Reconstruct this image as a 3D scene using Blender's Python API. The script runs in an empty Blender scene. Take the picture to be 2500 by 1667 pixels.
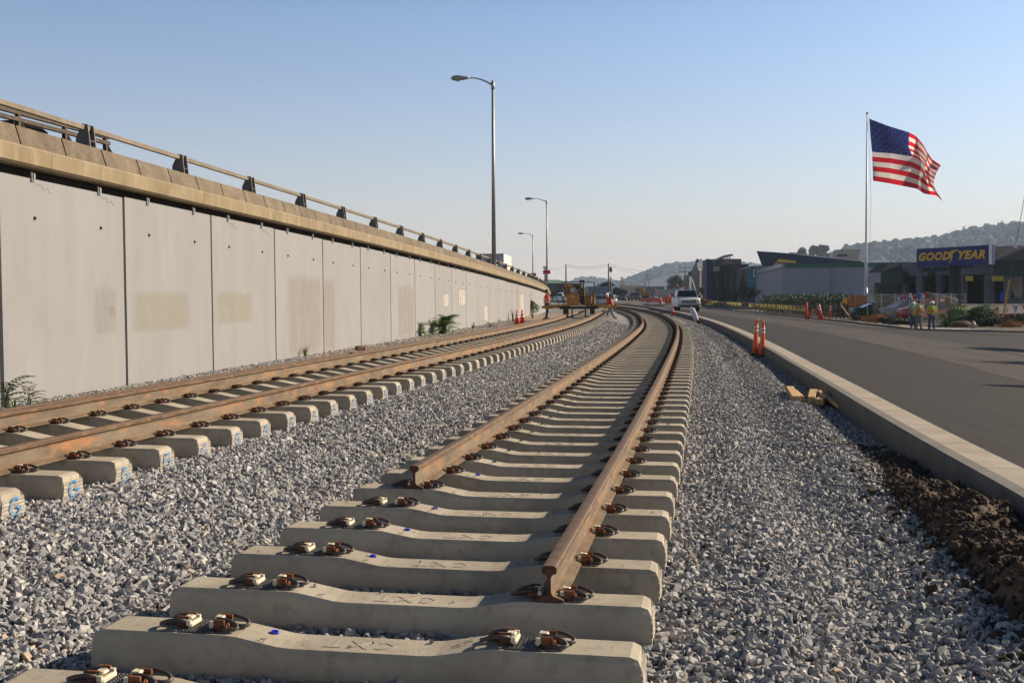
import bpy, bmesh, math, random
import numpy as np
from mathutils import Vector, Matrix
R = math.radians
rng = random.Random(7)
sc = bpy.context.scene
C = sc.collection

# ------------------------------------------------------------------ camera
SW, SH = 2500.0, 1667.0          # photograph pixels
FPX, PITCH, ROLL, CAMZ = 2688.8, .04275, .0060, 1.7216
cp, sp, cr, sr = math.cos(PITCH), math.sin(PITCH), math.cos(ROLL), math.sin(ROLL)
FW, UP, RT = Vector((0, cp, -sp)), Vector((0, sp, cp)), Vector((1, 0, 0))
camR = cr*RT - sr*UP
camU = sr*RT + cr*UP
cam = bpy.data.cameras.new('camera'); co = bpy.data.objects.new('camera', cam); C.objects.link(co)
m = Matrix.Identity(4)
for i in range(3):
    m[i][0] = camR[i]; m[i][1] = camU[i]; m[i][2] = -FW[i]
m[2][3] = CAMZ
co.matrix_world = m
cam.sensor_width = 36; cam.lens = FPX/SW*36; cam.clip_start = .05; cam.clip_end = 9000
sc.camera = co

# ------------------------------------------------------------------ light
SUN_AZ = math.atan2(.91, .41)      # from +Y towards +X
SUN_EL = R(28)
w = bpy.data.worlds.new('World'); sc.world = w; w.use_nodes = True
nt = w.node_tree; nt.nodes.clear()
sky = nt.nodes.new('ShaderNodeTexSky'); sky.sky_type = 'NISHITA'; sky.sun_disc = False
sky.sun_elevation = SUN_EL; sky.sun_rotation = SUN_AZ
sky.air_density = 1.0; sky.dust_density = 1.2; sky.ozone_density = 2.2; sky.altitude = 0
bg = nt.nodes.new('ShaderNodeBackground'); bg.inputs[1].default_value = .072
wo = nt.nodes.new('ShaderNodeOutputWorld')
gain = nt.nodes.new('ShaderNodeVectorMath'); gain.operation = 'MULTIPLY'; gain.inputs[1].default_value = (.98, 1.20, 1.42)
nt.links.new(sky.outputs[0], gain.inputs[0])

tcw = nt.nodes.new('ShaderNodeTexCoord'); sxyz = nt.nodes.new('ShaderNodeSeparateXYZ'); nt.links.new(tcw.outputs['Generated'], sxyz.inputs[0])
el = nt.nodes.new('ShaderNodeMath'); el.operation = 'MAXIMUM'; el.inputs[1].default_value = 0; nt.links.new(sxyz.outputs[2], el.inputs[0])
ex = nt.nodes.new('ShaderNodeMath'); ex.operation = 'MULTIPLY'; ex.inputs[1].default_value = -9.5; nt.links.new(el.outputs[0], ex.inputs[0])
ee = nt.nodes.new('ShaderNodeMath'); ee.operation = 'EXPONENT'; nt.links.new(ex.outputs[0], ee.inputs[0])
hz = nt.nodes.new('ShaderNodeMix'); hz.data_type = 'RGBA'; hz.inputs[7].default_value = (9.4, 7.7, 6.4, 1)   # bright low haze
nt.links.new(ee.outputs[0], hz.inputs[0]); nt.links.new(gain.outputs[0], hz.inputs[6])
zr_ = nt.nodes.new('ShaderNodeMapRange'); zr_.inputs[1].default_value = .24; zr_.inputs[2].default_value = .55; zr_.inputs[3].default_value = 1; zr_.inputs[4].default_value = .20
nt.links.new(el.outputs[0], zr_.inputs[0]); zm = nt.nodes.new('ShaderNodeVectorMath'); zm.operation = 'SCALE'
nt.links.new(hz.outputs[2], zm.inputs[0]); nt.links.new(zr_.outputs[0], zm.inputs['Scale'])
nt.links.new(zm.outputs[0], bg.inputs[0]); nt.links.new(bg.outputs[0], wo.inputs[0])
sun = bpy.data.lights.new('sun', 'SUN'); sun.energy = 5.0; sun.angle = R(.6); sun.color = (1, .82, .62)
so = bpy.data.objects.new('sun', sun); C.objects.link(so)
sd = Vector((math.sin(SUN_AZ)*math.cos(SUN_EL), math.cos(SUN_AZ)*math.cos(SUN_EL), math.sin(SUN_EL)))
so.rotation_euler = sd.to_track_quat('Z', 'Y').to_euler(); so.location = (30, 0, 40)
sc.view_settings.view_transform = 'Standard'; sc.view_settings.look = 'None'
sc.view_settings.exposure = 0.52; sc.view_settings.gamma = 1
sc.render.engine = 'CYCLES'
sc.cycles.volume_bounces = 0

# ------------------------------------------------------------------ projection helpers (used to survey the place)
def ray(px, py):
    u, v = px-SW/2, py-SH/2
    a = cr*u - sr*v; b = sr*u + cr*v
    return RT*(a/FPX) + FW - UP*(b/FPX)
def G(px, py, z=0.0):
    d = ray(px, py); t = (z-CAMZ)/d.z
    return Vector((d.x*t, d.y*t, z))
def at(px, py, Y):
    d = ray(px, py); t = Y/d.y
    return Vector((d.x*t, Y, CAMZ+d.z*t))

# ------------------------------------------------------------------ mesh helpers
class MB:
    def __init__(s): s.v = []; s.f = []
    def add(s, vs, fs):
        o = len(s.v); s.v += [tuple(v) for v in vs]; s.f += [tuple(i+o for i in f) for f in fs]; return s
    def box(s, c, d, rot=None, taper=1.0):
        hx, hy, hz = d[0]/2, d[1]/2, d[2]/2
        vs = []
        for z in (-1, 1):
            k = taper if z > 0 else 1
            for x, y in ((-1, -1), (1, -1), (1, 1), (-1, 1)): vs.append(Vector((x*hx*k, y*hy*k, z*hz)))
        if rot is not None: vs = [rot @ v for v in vs]
        c = Vector(c)
        return s.add([v+c for v in vs], [(3, 2, 1, 0), (4, 5, 6, 7), (0, 1, 5, 4), (1, 2, 6, 5), (2, 3, 7, 6), (3, 0, 4, 7)])
    def bbox(s, c, d, b=.01, rot=None):          # box with chamfered edges
        hx, hy, hz = d[0]/2, d[1]/2, d[2]/2; b = min(b, hx*.9, hy*.9, hz*.9)
        pts = []
        for z, ins in ((-hz, b), (-hz+b, 0), (hz-b, 0), (hz, b)):
            X, Y = hx-ins, hy-ins
            bb = b if ins == 0 else b*.6
            ring = [(-X+bb, -Y), (X-bb, -Y), (X, -Y+bb), (X, Y-bb), (X-bb, Y), (-X+bb, Y), (-X, Y-bb), (-X, -Y+bb)]
            pts.append([Vector((x, y, z)) for x, y in ring])
        return s.loft(pts, c, rot)
    def loft(s, rings, c=(0, 0, 0), rot=None, caps=True, closed=True):
        n = len(rings[0]); vs = []
        for r_ in rings:
            for p in r_:
                p = Vector(p)
                if rot is not None: p = rot @ p
                vs.append(p+Vector(c))
        fs = []
        for i in range(len(rings)-1):
            for j in range(n if closed else n-1):
                k = (j+1) % n
                fs.append((i*n+j, i*n+k, (i+1)*n+k, (i+1)*n+j))
        if caps and closed:
            fs.append(tuple(range(n-1, -1, -1))); fs.append(tuple((len(rings)-1)*n+j for j in range(n)))
        return s.add(vs, fs)
    def tube(s, pts, r, n=8, caps=True):
        pts = [Vector(p) for p in pts]; rs = r if isinstance(r, (list, tuple)) else [r]*len(pts)
        rings = []; prev = None
        for i, p in enumerate(pts):
            t = (pts[min(i+1, len(pts)-1)]-pts[max(i-1, 0)])
            if t.length < 1e-9: t = Vector((0, 0, 1))
            t.normalize()
            if prev is None:
                a = Vector((0, 0, 1)) if abs(t.z) < .9 else Vector((1, 0, 0))
                u = t.cross(a).normalized()
            else:
                u = (prev - t*prev.dot(t))
                u = u.normalized() if u.length > 1e-6 else t.cross(Vector((0, 0, 1))).normalized()
            prev = u; v = t.cross(u)
            rings.append([p+(u*math.cos(2*math.pi*k/n)+v*math.sin(2*math.pi*k/n))*rs[i] for k in range(n)])
        return s.loft(rings, caps=caps)
    def lathe(s, prof, c=(0, 0, 0), n=16, rot=None):
        rings = [[Vector((r_*math.cos(2*math.pi*k/n), r_*math.sin(2*math.pi*k/n), z)) for k in range(n)] for r_, z in prof]
        return s.loft(rings, c, rot)
    def prism(s, poly, h0, h1, axis='z', c=(0, 0, 0), rot=None):   # polygon extruded
        def P(a, b, h):
            return {'z': Vector((a, b, h)), 'y': Vector((a, h, b)), 'x': Vector((h, a, b))}[axis]
        n = len(poly)
        vs = [P(a, b, h0) for a, b in poly]+[P(a, b, h1) for a, b in poly]
        if rot is not None: vs = [rot @ v for v in vs]
        vs = [v+Vector(c) for v in vs]
        fs = [tuple(range(n-1, -1, -1)), tuple(range(n, 2*n))]+[(i, (i+1) % n, n+(i+1) % n, n+i) for i in range(n)]
        return s.add(vs, fs)
    def slab(s, p0, p1, z0, z1, t):    # vertical wall between two plan points, thickness t behind (left-hand side away)
        a, b = Vector((p0[0], p0[1], 0)), Vector((p1[0], p1[1], 0))
        d = (b-a).normalized(); nrm = Vector((-d.y, d.x, 0))*t
        q = [a, b, b+nrm, a+nrm]
        return s.add([v+Vector((0, 0, z0)) for v in q]+[v+Vector((0, 0, z1)) for v in q],
                     [(3, 2, 1, 0), (4, 5, 6, 7), (0, 1, 5, 4), (1, 2, 6, 5), (2, 3, 7, 6), (3, 0, 4, 7)])
    def mesh(s, name, mat, smooth=False, fix=True):
        me = bpy.data.meshes.new(name); me.from_pydata(s.v, [], s.f); me.update()
        if fix:
            bm = bmesh.new(); bm.from_mesh(me); bmesh.ops.recalc_face_normals(bm, faces=bm.faces); bm.to_mesh(me); bm.free()
        if smooth: me.polygons.foreach_set('use_smooth', [True]*len(me.polygons))
        if mat: me.materials.append(mat)
        return me
    def build(s, name, mat, parent=None, smooth=False, world=False, fix=True):
        if world and parent is not None:
            l = parent.location; s.v = [(x-l.x, y-l.y, z-l.z) for x, y, z in s.v]
        return link(name, s.mesh(name, mat, smooth, fix), parent)
def link(name, me, parent=None):
    o = bpy.data.objects.new(name, me); C.objects.link(o)
    if parent is not None: o.parent = parent
    return o
def tag(o, label=None, cat=None, group=None, kind=None):
    if label: o['label'] = label
    if cat: o['category'] = cat
    if group: o['group'] = group
    if kind: o['kind'] = kind
    return o
def thing(name, label, cat, loc=(0, 0, 0), rz=0, group=None):
    o = bpy.data.objects.new(name, None); C.objects.link(o); o.location = loc; o.rotation_euler = (0, 0, rz)
    o.empty_display_size = .1
    return tag(o, label, cat, group)
KIDS = {}
def kids(o):
    return [c for c in bpy.data.objects if c.parent == o]
def copy_tree(o, parent=None, ch=None):
    if ch is None:
        ch = {}
        for q in bpy.data.objects:
            if q.parent is not None: ch.setdefault(q.parent.name, []).append(q)
    c = o.copy(); C.objects.link(c); c.parent = parent
    for k in ch.get(o.name, []): copy_tree(k, c, ch)
    return c
def rotz(a): return Matrix.Rotation(a, 3, 'Z')
def evalmesh(me, mods, name, mat, smooth=True):
    o = bpy.data.objects.new('tmp', me); C.objects.link(o)
    for typ, kw in mods:
        md = o.modifiers.new('m', typ)
        for k, v in kw.items(): setattr(md, k, v)
    dg = bpy.context.evaluated_depsgraph_get(); dg.update()
    nm = bpy.data.meshes.new_from_object(o.evaluated_get(dg)); nm.name = name
    bpy.data.objects.remove(o)
    nm.materials.clear(); nm.materials.append(mat)
    nm.polygons.foreach_set('use_smooth', [smooth]*len(nm.polygons))
    return nm
def textmesh(txt, size, depth, name, mat, shear=0.0, bold=0.0, align='CENTER', spacing=1.0, res=2):
    cu = bpy.data.curves.new('txt', 'FONT'); cu.body = txt; cu.size = size; cu.extrude = depth/2; cu.shear = shear
    cu.offset = bold; cu.align_x = align; cu.align_y = 'CENTER'; cu.space_character = spacing; cu.resolution_u = res
    o = bpy.data.objects.new('tmp', cu); C.objects.link(o)
    dg = bpy.context.evaluated_depsgraph_get(); dg.update()
    me = bpy.data.meshes.new_from_object(o.evaluated_get(dg)); me.name = name
    bpy.data.objects.remove(o); bpy.data.curves.remove(cu)
    me.materials.clear(); me.materials.append(mat)
    return me

# ------------------------------------------------------------------ materials
def mat(name, c1, c2=None, scale=4, detail=6, rough=.8, bump=0, bscale=60, metal=0, c3=None, s3=40, m3=.5, rand=0, stretch=(1, 1, 1), lo=.35, hi=.65, spec=.5, alpha=None, coords='Object'):
    m_ = bpy.data.materials.new(name); m_.use_nodes = True; t = m_.node_tree; N = t.nodes; L = t.links
    p = N['Principled BSDF']; p.inputs['Roughness'].default_value = rough; p.inputs['Metallic'].default_value = metal
    p.inputs['Specular IOR Level'].default_value = spec
    c = lambda q: (q[0], q[1], q[2], 1)
    if not c2 and not bump:
        p.inputs['Base Color'].default_value = c(c1)
        if not rand: return m_
    tc = N.new('ShaderNodeTexCoord'); oi = N.new('ShaderNodeObjectInfo')
    mp = N.new('ShaderNodeMapping'); mp.inputs['Scale'].default_value = stretch
    mul = N.new('ShaderNodeVectorMath'); mul.operation = 'SCALE'; mul.inputs[0].default_value = (37, 91, 53)
    L.new(oi.outputs['Random'], mul.inputs['Scale'])
    addv = N.new('ShaderNodeVectorMath'); addv.operation = 'ADD'
    L.new(tc.outputs[coords], mp.inputs['Vector']); L.new(mp.outputs[0], addv.inputs[0]); L.new(mul.outputs[0], addv.inputs[1])
    vec = addv.outputs[0]
    col = None
    if c2:
        n1 = N.new('ShaderNodeTexNoise'); n1.inputs['Scale'].default_value = scale; n1.inputs['Detail'].default_value = detail; n1.inputs['Roughness'].default_value = .6
        L.new(vec, n1.inputs['Vector'])
        r1 = N.new('ShaderNodeValToRGB'); e = r1.color_ramp.elements
        e[0].position = lo; e[0].color = c(c1); e[1].position = hi; e[1].color = c(c2)
        L.new(n1.outputs['Fac'], r1.inputs[0]); col = r1.outputs[0]
        if c3:
            n2 = N.new('ShaderNodeTexNoise'); n2.inputs['Scale'].default_value = s3; n2.inputs['Detail'].default_value = 4
            L.new(vec, n2.inputs['Vector'])
            mr = N.new('ShaderNodeMapRange'); mr.inputs[1].default_value = .5; mr.inputs[2].default_value = .7; mr.inputs[4].default_value = m3
            L.new(n2.outputs['Fac'], mr.inputs[0])
            mx = N.new('ShaderNodeMix'); mx.data_type = 'RGBA'; mx.inputs[7].default_value = c(c3)
            L.new(mr.outputs[0], mx.inputs[0]); L.new(col, mx.inputs[6]); col = mx.outputs[2]
    if rand:
        hs = N.new('ShaderNodeHueSaturation')
        mr = N.new('ShaderNodeMapRange'); mr.inputs[3].default_value = 1-rand; mr.inputs[4].default_value = 1+rand
        L.new(oi.outputs['Random'], mr.inputs[0]); L.new(mr.outputs[0], hs.inputs['Value'])
        if col: L.new(col, hs.inputs['Color'])
        else: hs.inputs['Color'].default_value = c(c1)
        col = hs.outputs[0]
    if col: L.new(col, p.inputs['Base Color'])
    if bump:
        nb = N.new('ShaderNodeTexNoise'); nb.inputs['Scale'].default_value = bscale; nb.inputs['Detail'].default_value = 8
        L.new(vec, nb.inputs['Vector'])
        bp = N.new('ShaderNodeBump'); bp.inputs['Strength'].default_value = bump; bp.inputs['Distance'].default_value = .01
        L.new(nb.outputs['Fac'], bp.inputs['Height']); L.new(bp.outputs[0], p.inputs['Normal'])
    if alpha is not None: p.inputs['Alpha'].default_value = alpha
    return m_
M = {}
M['concrete'] = mat('tie_concrete', (.345, .31, .24), (.455, .415, .335), scale=3.5, rough=.85, bump=.25, bscale=55, c3=(.235, .20, .155), s3=14, m3=.55, rand=.10, lo=.3, hi=.7)
M['endface'] = mat('rough_cast_concrete', (.34, .31, .26), (.48, .445, .38), scale=14, rough=.9, bump=.8, bscale=90, c3=(.22, .19, .15), s3=45, m3=.5, rand=.06)
M['rust'] = mat('rusty_rail_side', (.085, .050, .028), (.16, .098, .054), scale=7, rough=.85, bump=.5, bscale=70, c3=(.32, .20, .09), s3=17, m3=.6, stretch=(1, .35, 1.6), lo=.32, hi=.68, coords='Generated' if 0 else 'Object')
M['railtop'] = mat('rusty_rail_head', (.082, .050, .033), (.145, .092, .058), scale=9, rough=.75, bump=.2, bscale=60, c3=(.10, .055, .04), s3=22, m3=.6)
M['web'] = mat('rail_web_rust', (.12, .088, .06), (.205, .165, .115), scale=5, rough=.85, bump=.4, bscale=60, c3=(.36, .17, .07), s3=9, m3=.9, stretch=(1, .3, 1))
M['foot'] = mat('rail_foot_rust', (.115, .078, .046), (.20, .15, .095), scale=9, rough=.9, bump=.7, bscale=60, c3=(.22, .105, .045), s3=16, m3=.7, stretch=(1, .5, 1))
M['rustend'] = mat('cut_rail_end', (.055, .022, .014), (.10, .04, .025), scale=20, rough=.8)
M['castrust'] = mat('rusty_casting', (.10, .035, .015), (.26, .09, .03), scale=25, rough=.8, bump=.4, bscale=120, rand=.2)
M['spring'] = mat('dark_spring_steel', (.045, .045, .048), (.085, .08, .078), scale=18, rough=.5, metal=.3, c3=(.14, .06, .03), s3=22, m3=.7, rand=.15)
M['nylon'] = mat('cream_nylon', (.60, .56, .42), (.70, .66, .50), scale=10, rough=.5)
M['pad'] = mat('black_rubber_pad', (.03, .03, .032), (.07, .07, .07), scale=30, rough=.55)
M['bluecap'] = mat('blue_plastic', (.02, .03, .55), rough=.35)
M['greencap'] = mat('green_plastic', (.015, .12, .06), rough=.4)
M['panel'] = mat('painted_wall_panel', (.25, .256, .262), (.285, .291, .295), scale=1.6, rough=.85, bump=.12, bscale=30, c3=(.225, .230, .235), s3=4.0, m3=.35, stretch=(1, 1, .3), rand=.035, lo=.3, hi=.72)
M['dark'] = mat('dark_gap', (.018, .016, .014), rough=.95)
M['fascia'] = mat('weathered_fascia', (.215, .165, .095), (.29, .235, .145), scale=1.4, rough=.9, bump=.3, bscale=40, c3=(.42, .36, .25), s3=5, m3=.4, stretch=(1, 1, .4))
M['barrier'] = mat('exposed_aggregate', (.14, .112, .08), (.22, .18, .128), scale=3, rough=.95, bump=1.0, bscale=45, c3=(.09, .07, .05), s3=28, m3=.7, rand=.10)
M['steel'] = mat('galvanised_steel', (.30, .30, .30), (.40, .40, .39), scale=6, rough=.5, metal=.5, c3=(.25, .2, .15), s3=15, m3=.3)
M['railpaint'] = mat('weathered_rail_tube', (.20, .165, .12), (.30, .25, .185), scale=5, rough=.6, metal=.2)
M['postgrey'] = mat('grey_post', (.10, .10, .10), (.16, .155, .15), scale=8, rough=.6, metal=.2)
M['kerb'] = mat('kerb_concrete', (.115, .11, .102), (.16, .152, .138), scale=3, rough=.9, bump=.3, bscale=60, c3=(.20, .19, .17), s3=9, m3=.4)
M['gutter'] = mat('gutter_concrete', (.27, .24, .195), (.36, .325, .265), scale=2.2, rough=.9, bump=.3, bscale=60, c3=(.30, .26, .21), s3=8, m3=.5)
M['wood'] = mat('cut_timber', (.42, .27, .12), (.60, .42, .21), scale=6, rough=.8, stretch=(1, 8, 8), bump=.2, bscale=30)
M['oldwood'] = mat('weathered_timber', (.12, .10, .075), (.20, .165, .12), scale=6, rough=.9)
M['orange'] = mat('safety_orange', (.80, .10, .012), (.86, .14, .02), scale=6, rough=.45)
M['orangered'] = mat('safety_red_orange', (.70, .05, .015), rough=.5)
M['white'] = mat('white_paint', (.74, .74, .74), (.80, .80, .79), scale=3, rough=.4)
M['reflect'] = mat('silver_reflective', (.62, .62, .62), rough=.4)
M['black'] = mat('black_rubber', (.02, .02, .02), rough=.7)
M['glass'] = mat('dark_glass', (.02, .03, .035), rough=.08, spec=.8)
M['chrome'] = mat('chrome', (.5, .5, .5), rough=.25, metal=1)
M['skin'] = mat('skin', (.30, .16, .10), rough=.6)
M['skin2'] = mat('skin_light', (.48, .28, .20), rough=.6)
M['jeans'] = mat('blue_denim', (.03, .05, .11), (.06, .09, .17), scale=20, rough=.9)
M['greyjeans'] = mat('grey_denim', (.13, .15, .18), (.20, .22, .26), scale=12, rough=.9)
M['khaki'] = mat('khaki_cloth', (.20, .16, .11), (.27, .22, .15), scale=12, rough=.9)
M['vest'] = mat('orange_vest_cloth', (.85, .13, .02), (.78, .10, .015), scale=9, rough=.7)
M['lime'] = mat('lime_vest_cloth', (.48, .62, .04), (.40, .55, .03), scale=9, rough=.7)
M['maroon'] = mat('maroon_shirt', (.09, .015, .025), rough=.9)
M['whitecloth'] = mat('white_shirt', (.55, .57, .62), rough=.9)
M['greyshirt'] = mat('grey_shirt', (.22, .23, .27), rough=.9)
M['boot'] = mat('dark_boot', (.03, .022, .016), rough=.8)
M['hair'] = mat('dark_hair', (.015, .012, .010), rough=.8)
M['hat'] = mat('white_hard_hat', (.75, .75, .72), rough=.35)
M['machine'] = mat('machine_yellow', (.40, .18, .02), (.52, .26, .035), scale=3, rough=.55, c3=(.20, .10, .03), s3=9, m3=.7)
M['grease'] = mat('greasy_steel', (.03, .025, .02), (.09, .055, .03), scale=8, rough=.6, metal=.3)
M['leaf'] = mat('bright_leaf', (.06, .14, .022), (.13, .25, .045), scale=3, rough=.6, rand=.1)
M['leaf2'] = mat('mid_leaf', (.03, .055, .016), (.065, .10, .03), scale=2, rough=.7, rand=.1)
M['leafd'] = mat('dark_leaf', (.018, .03, .014), (.04, .055, .025), scale=1, rough=.8, rand=.1)
M['leafo'] = mat('autumn_leaf', (.26, .09, .015), (.42, .19, .035), scale=.8, rough=.8, rand=.1)
M['bark'] = mat('bark', (.07, .055, .04), (.12, .09, .065), scale=6, rough=.95, bump=.5, bscale=30)
M['grass'] = mat('dry_weed', (.12, .12, .04), (.22, .19, .08), scale=6, rough=.9)
M['soil'] = mat('brown_soil', (.062, .043, .030), (.14, .10, .068), scale=5, rough=.98, bump=1.0, bscale=40, c3=(.17, .12, .08), s3=24, m3=.6)
M['yellow'] = mat('yellow_plastic', (.62, .42, .03), rough=.5)
M['redcloth'] = mat('red_cloth', (.55, .012, .02), rough=.8)
M['bluecloth'] = mat('blue_cloth', (.02, .09, .45), rough=.8)
M['wclth'] = mat('white_cloth', (.62, .60, .57), rough=.8)

def ballast_mat():
    m_ = bpy.data.materials.new('ballast_ground'); m_.use_nodes = True; t = m_.node_tree; N = t.nodes; L = t.links
    p = N['Principled BSDF']; p.inputs['Roughness'].default_value = .92; p.inputs['Specular IOR Level'].default_value = .25
    tc = N.new('ShaderNodeTexCoord')
    v = N.new('ShaderNodeTexVoronoi'); v.inputs['Scale'].default_value = 22; v.inputs['Randomness'].default_value = 1
    L.new(tc.outputs['Object'], v.inputs['Vector'])
    sx = N.new('ShaderNodeSeparateColor'); L.new(v.outputs['Color'], sx.inputs[0])
    rp = N.new('ShaderNodeValToRGB'); e = rp.color_ramp.elements
    e[0].position = 0; e[0].color = (.10, .105, .115, 1); e[1].position = 1; e[1].color = (.46, .45, .43, 1)
    x = e.new(.5); x.color = (.24, .245, .25, 1); x = e.new(.85); x.color = (.36, .34, .31, 1)
    L.new(sx.outputs[0], rp.inputs[0])
    n = N.new('ShaderNodeTexNoise'); n.inputs['Scale'].default_value = .6; n.inputs['Detail'].default_value = 5; L.new(tc.outputs['Object'], n.inputs['Vector'])
    mr = N.new('ShaderNodeMapRange'); mr.inputs[3].default_value = .8; mr.inputs[4].default_value = 1.2; L.new(n.outputs[0], mr.inputs[0])
    hs = N.new('ShaderNodeHueSaturation'); L.new(rp.outputs[0], hs.inputs['Color']); L.new(mr.outputs[0], hs.inputs['Value'])
    L.new(hs.outputs[0], p.inputs['Base Color'])
    v2 = N.new('ShaderNodeTexVoronoi'); v2.inputs['Scale'].default_value = 22; v2.feature = 'F1'; L.new(tc.outputs['Object'], v2.inputs['Vector'])
    ad = N.new('ShaderNodeMath'); ad.operation = 'MULTIPLY_ADD'; ad.inputs[1].default_value = -1.2
    L.new(v2.outputs['Distance'], ad.inputs[0]); L.new(sx.outputs[1], ad.inputs[2])
    bp = N.new('ShaderNodeBump'); bp.inputs['Strength'].default_value = 1; bp.inputs['Distance'].default_value = .03
    L.new(ad.outputs[0], bp.inputs['Height']); L.new(bp.outputs[0], p.inputs['Normal'])
    return m_
M['ballast'] = ballast_mat()
def stone_mat():
    m_ = bpy.data.materials.new('ballast_stone'); m_.use_nodes = True; t = m_.node_tree; N = t.nodes; L = t.links
    p = N['Principled BSDF']; p.inputs['Roughness'].default_value = .85; p.inputs['Specular IOR Level'].default_value = .3
    oi = N.new('ShaderNodeObjectInfo'); rp = N.new('ShaderNodeValToRGB'); e = rp.color_ramp.elements
    e[0].position = 0; e[0].color = (.20, .21, .222, 1); e[1].position = 1; e[1].color = (.42, .34, .26, 1)
    for q, c in ((.3, (.28, .287, .295)), (.6, (.37, .37, .37)), (.85, (.47, .465, .455)), (.95, (.54, .53, .51)), (.985, (.46, .38, .29))):
        x = e.new(q); x.color = (*c, 1)
    L.new(oi.outputs['Random'], rp.inputs[0])
    tc = N.new('ShaderNodeTexCoord'); n = N.new('ShaderNodeTexNoise'); n.inputs['Scale'].default_value = 2.2; n.inputs['Detail'].default_value = 5
    ad = N.new('ShaderNodeVectorMath'); ad.operation = 'SCALE'; ad.inputs[0].default_value = (17, 31, 9); L.new(oi.outputs['Random'], ad.inputs['Scale'])
    a2 = N.new('ShaderNodeVectorMath'); L.new(tc.outputs['Object'], a2.inputs[0]); L.new(ad.outputs[0], a2.inputs[1]); L.new(a2.outputs[0], n.inputs['Vector'])
    mr = N.new('ShaderNodeMapRange'); mr.inputs[1].default_value = .3; mr.inputs[2].default_value = .7; mr.inputs[3].default_value = .78; mr.inputs[4].default_value = 1.2; L.new(n.outputs[0], mr.inputs[0])
    hs = N.new('ShaderNodeHueSaturation'); L.new(rp.outputs[0], hs.inputs['Color']); L.new(mr.outputs[0], hs.inputs['Value']); L.new(hs.outputs[0], p.inputs['Base Color'])
    return m_
M['stone'] = stone_mat()

# ------------------------------------------------------------------ survey curves  x(y)
def spline(nodes):
    ys = np.array([n[0] for n in nodes], float); xs = np.array([n[1] for n in nodes], float)
    d = np.diff(xs)/np.diff(ys); mm = np.concatenate([[d[0]], (d[:-1]+d[1:])/2, [d[-1]]])
    def f(y):
        y = np.asarray(y, float); i = np.clip(np.searchsorted(ys, y)-1, 0, len(ys)-2)
        h = ys[i+1]-ys[i]; t = (y-ys[i])/h
        tc = np.clip(t, 0, 1)
        r_ = ((2*tc**3-3*tc**2+1)*xs[i]+(tc**3-2*tc**2+tc)*h*mm[i]+(-2*tc**3+3*tc**2)*xs[i+1]+(tc**3-tc**2)*h*mm[i+1])
        return r_ + np.where(t < 0, (t)*h*mm[i], 0) + np.where(t > 1, (t-1)*h*mm[i+1], 0)
    return f
X2 = spline([(0, -1.565), (4.88, -.68), (9.87, .226), (14.28, 1.005), (18.81, 1.79), (29.56, 3.60), (35.9, 4.62), (48, 6.42), (61.6, 8.02), (79.3, 9.65), (101.2, 10.75), (120, 10.95), (150, 10.0)])
X1 = spline([(0, -5.95), (5, -5.01), (8, -4.45), (15, -3.14), (22, -1.86), (30, -.45), (40, 1.22), (50, 2.63), (59, 3.69), (74, 5.35), (95, 7.3), (120, 8.6)])
XK = spline([(-2, 1.95), (3, 2.77), (7.56, 3.54), (10, 3.87), (13.57, 4.38), (18, 5.05), (23.2, 5.81), (27, 6.38), (36.4, 7.72), (52.2, 9.70), (58.2, 10.36), (69.5, 11.45), (85.7, 12.75), (109.5, 14.3), (144, 15.3), (175, 14.5), (220, 10), (300, -6)])
XW = spline([(3, -8.55), (14.7, -6.8), (34.7, -3.8), (48, -1.99), (66, .2), (84, 2.2), (100, 3.35), (115, 3.75), (135, 3.5), (160, 2.2), (200, -2)])
XO = spline([(60.5, 27), (63, 24.6), (67, 23.2), (76, 23.6), (94, 24.7), (121, 25.6), (160, 26.6), (190, 26.5), (260, 20), (300, 12)])
def ztop(y): return 3.39-.018*(y-14.7)-.000042*(y-14.7)**2
Z1 = .255
def smooth(t): t = np.clip(t, 0, 1); return t*t*(3-2*t)
def zg(x, y):
    a = X1(y)+1.32; b = X2(y)-1.35
    z = Z1*(1-smooth((x-a)/np.maximum(b-a, .3)))
    # soft ridges the ballast was dumped in, right of the middle track
    c = X2(y)+1.5; k = XK(y)
    u = np.clip((x-c)/np.maximum(k-c, .2), 0, 1)
    z = z + .055*np.sin(u*math.pi*3.4+.5+.3*np.sin(np.asarray(y)*.7))*smooth(u*4)*smooth((1-u)*5)
    return z
def zroad(dist): return .24-.06*np.clip(dist, 0, 14)
def rows(y0, y1, k=.035, mn=.25):
    ys = [y0]
    while ys[-1] < y1: ys.append(ys[-1]+max(mn, ys[-1]*k))
    ys[-1] = y1
    return np.array(ys)
def sheet(name, ys, f0, f1, n, zf, m_, label=None):
    mb = MB(); us = np.linspace(0, 1, n)
    for y in ys:
        a, b = float(f0(y)), float(f1(y))
        for u in us:
            x = a+(b-a)*u; mb.v.append((x, y, float(zf(x, y))))
    for i in range(len(ys)-1):
        for j in range(n-1):
            mb.f.append((i*n+j, i*n+j+1, (i+1)*n+j+1, (i+1)*n+j))
    o = mb.build(name, m_, fix=False, smooth=True); tag(o, kind='structure'); return o
sheet('ballast_bed', rows(-2, 190), lambda y: XW(y)-.3 if y < 120 else XW(120)-(y-120)*.4-.3, XK, 90, zg, M['ballast'])
M['asphalt'] = mat('asphalt', (.019, .018, .0185), (.027, .0255, .025), scale=1.1, rough=.85, bump=.5, bscale=120, c3=(.05, .046, .043), s3=60, m3=.35, stretch=(2.2, .25, 1), spec=.2)
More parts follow.
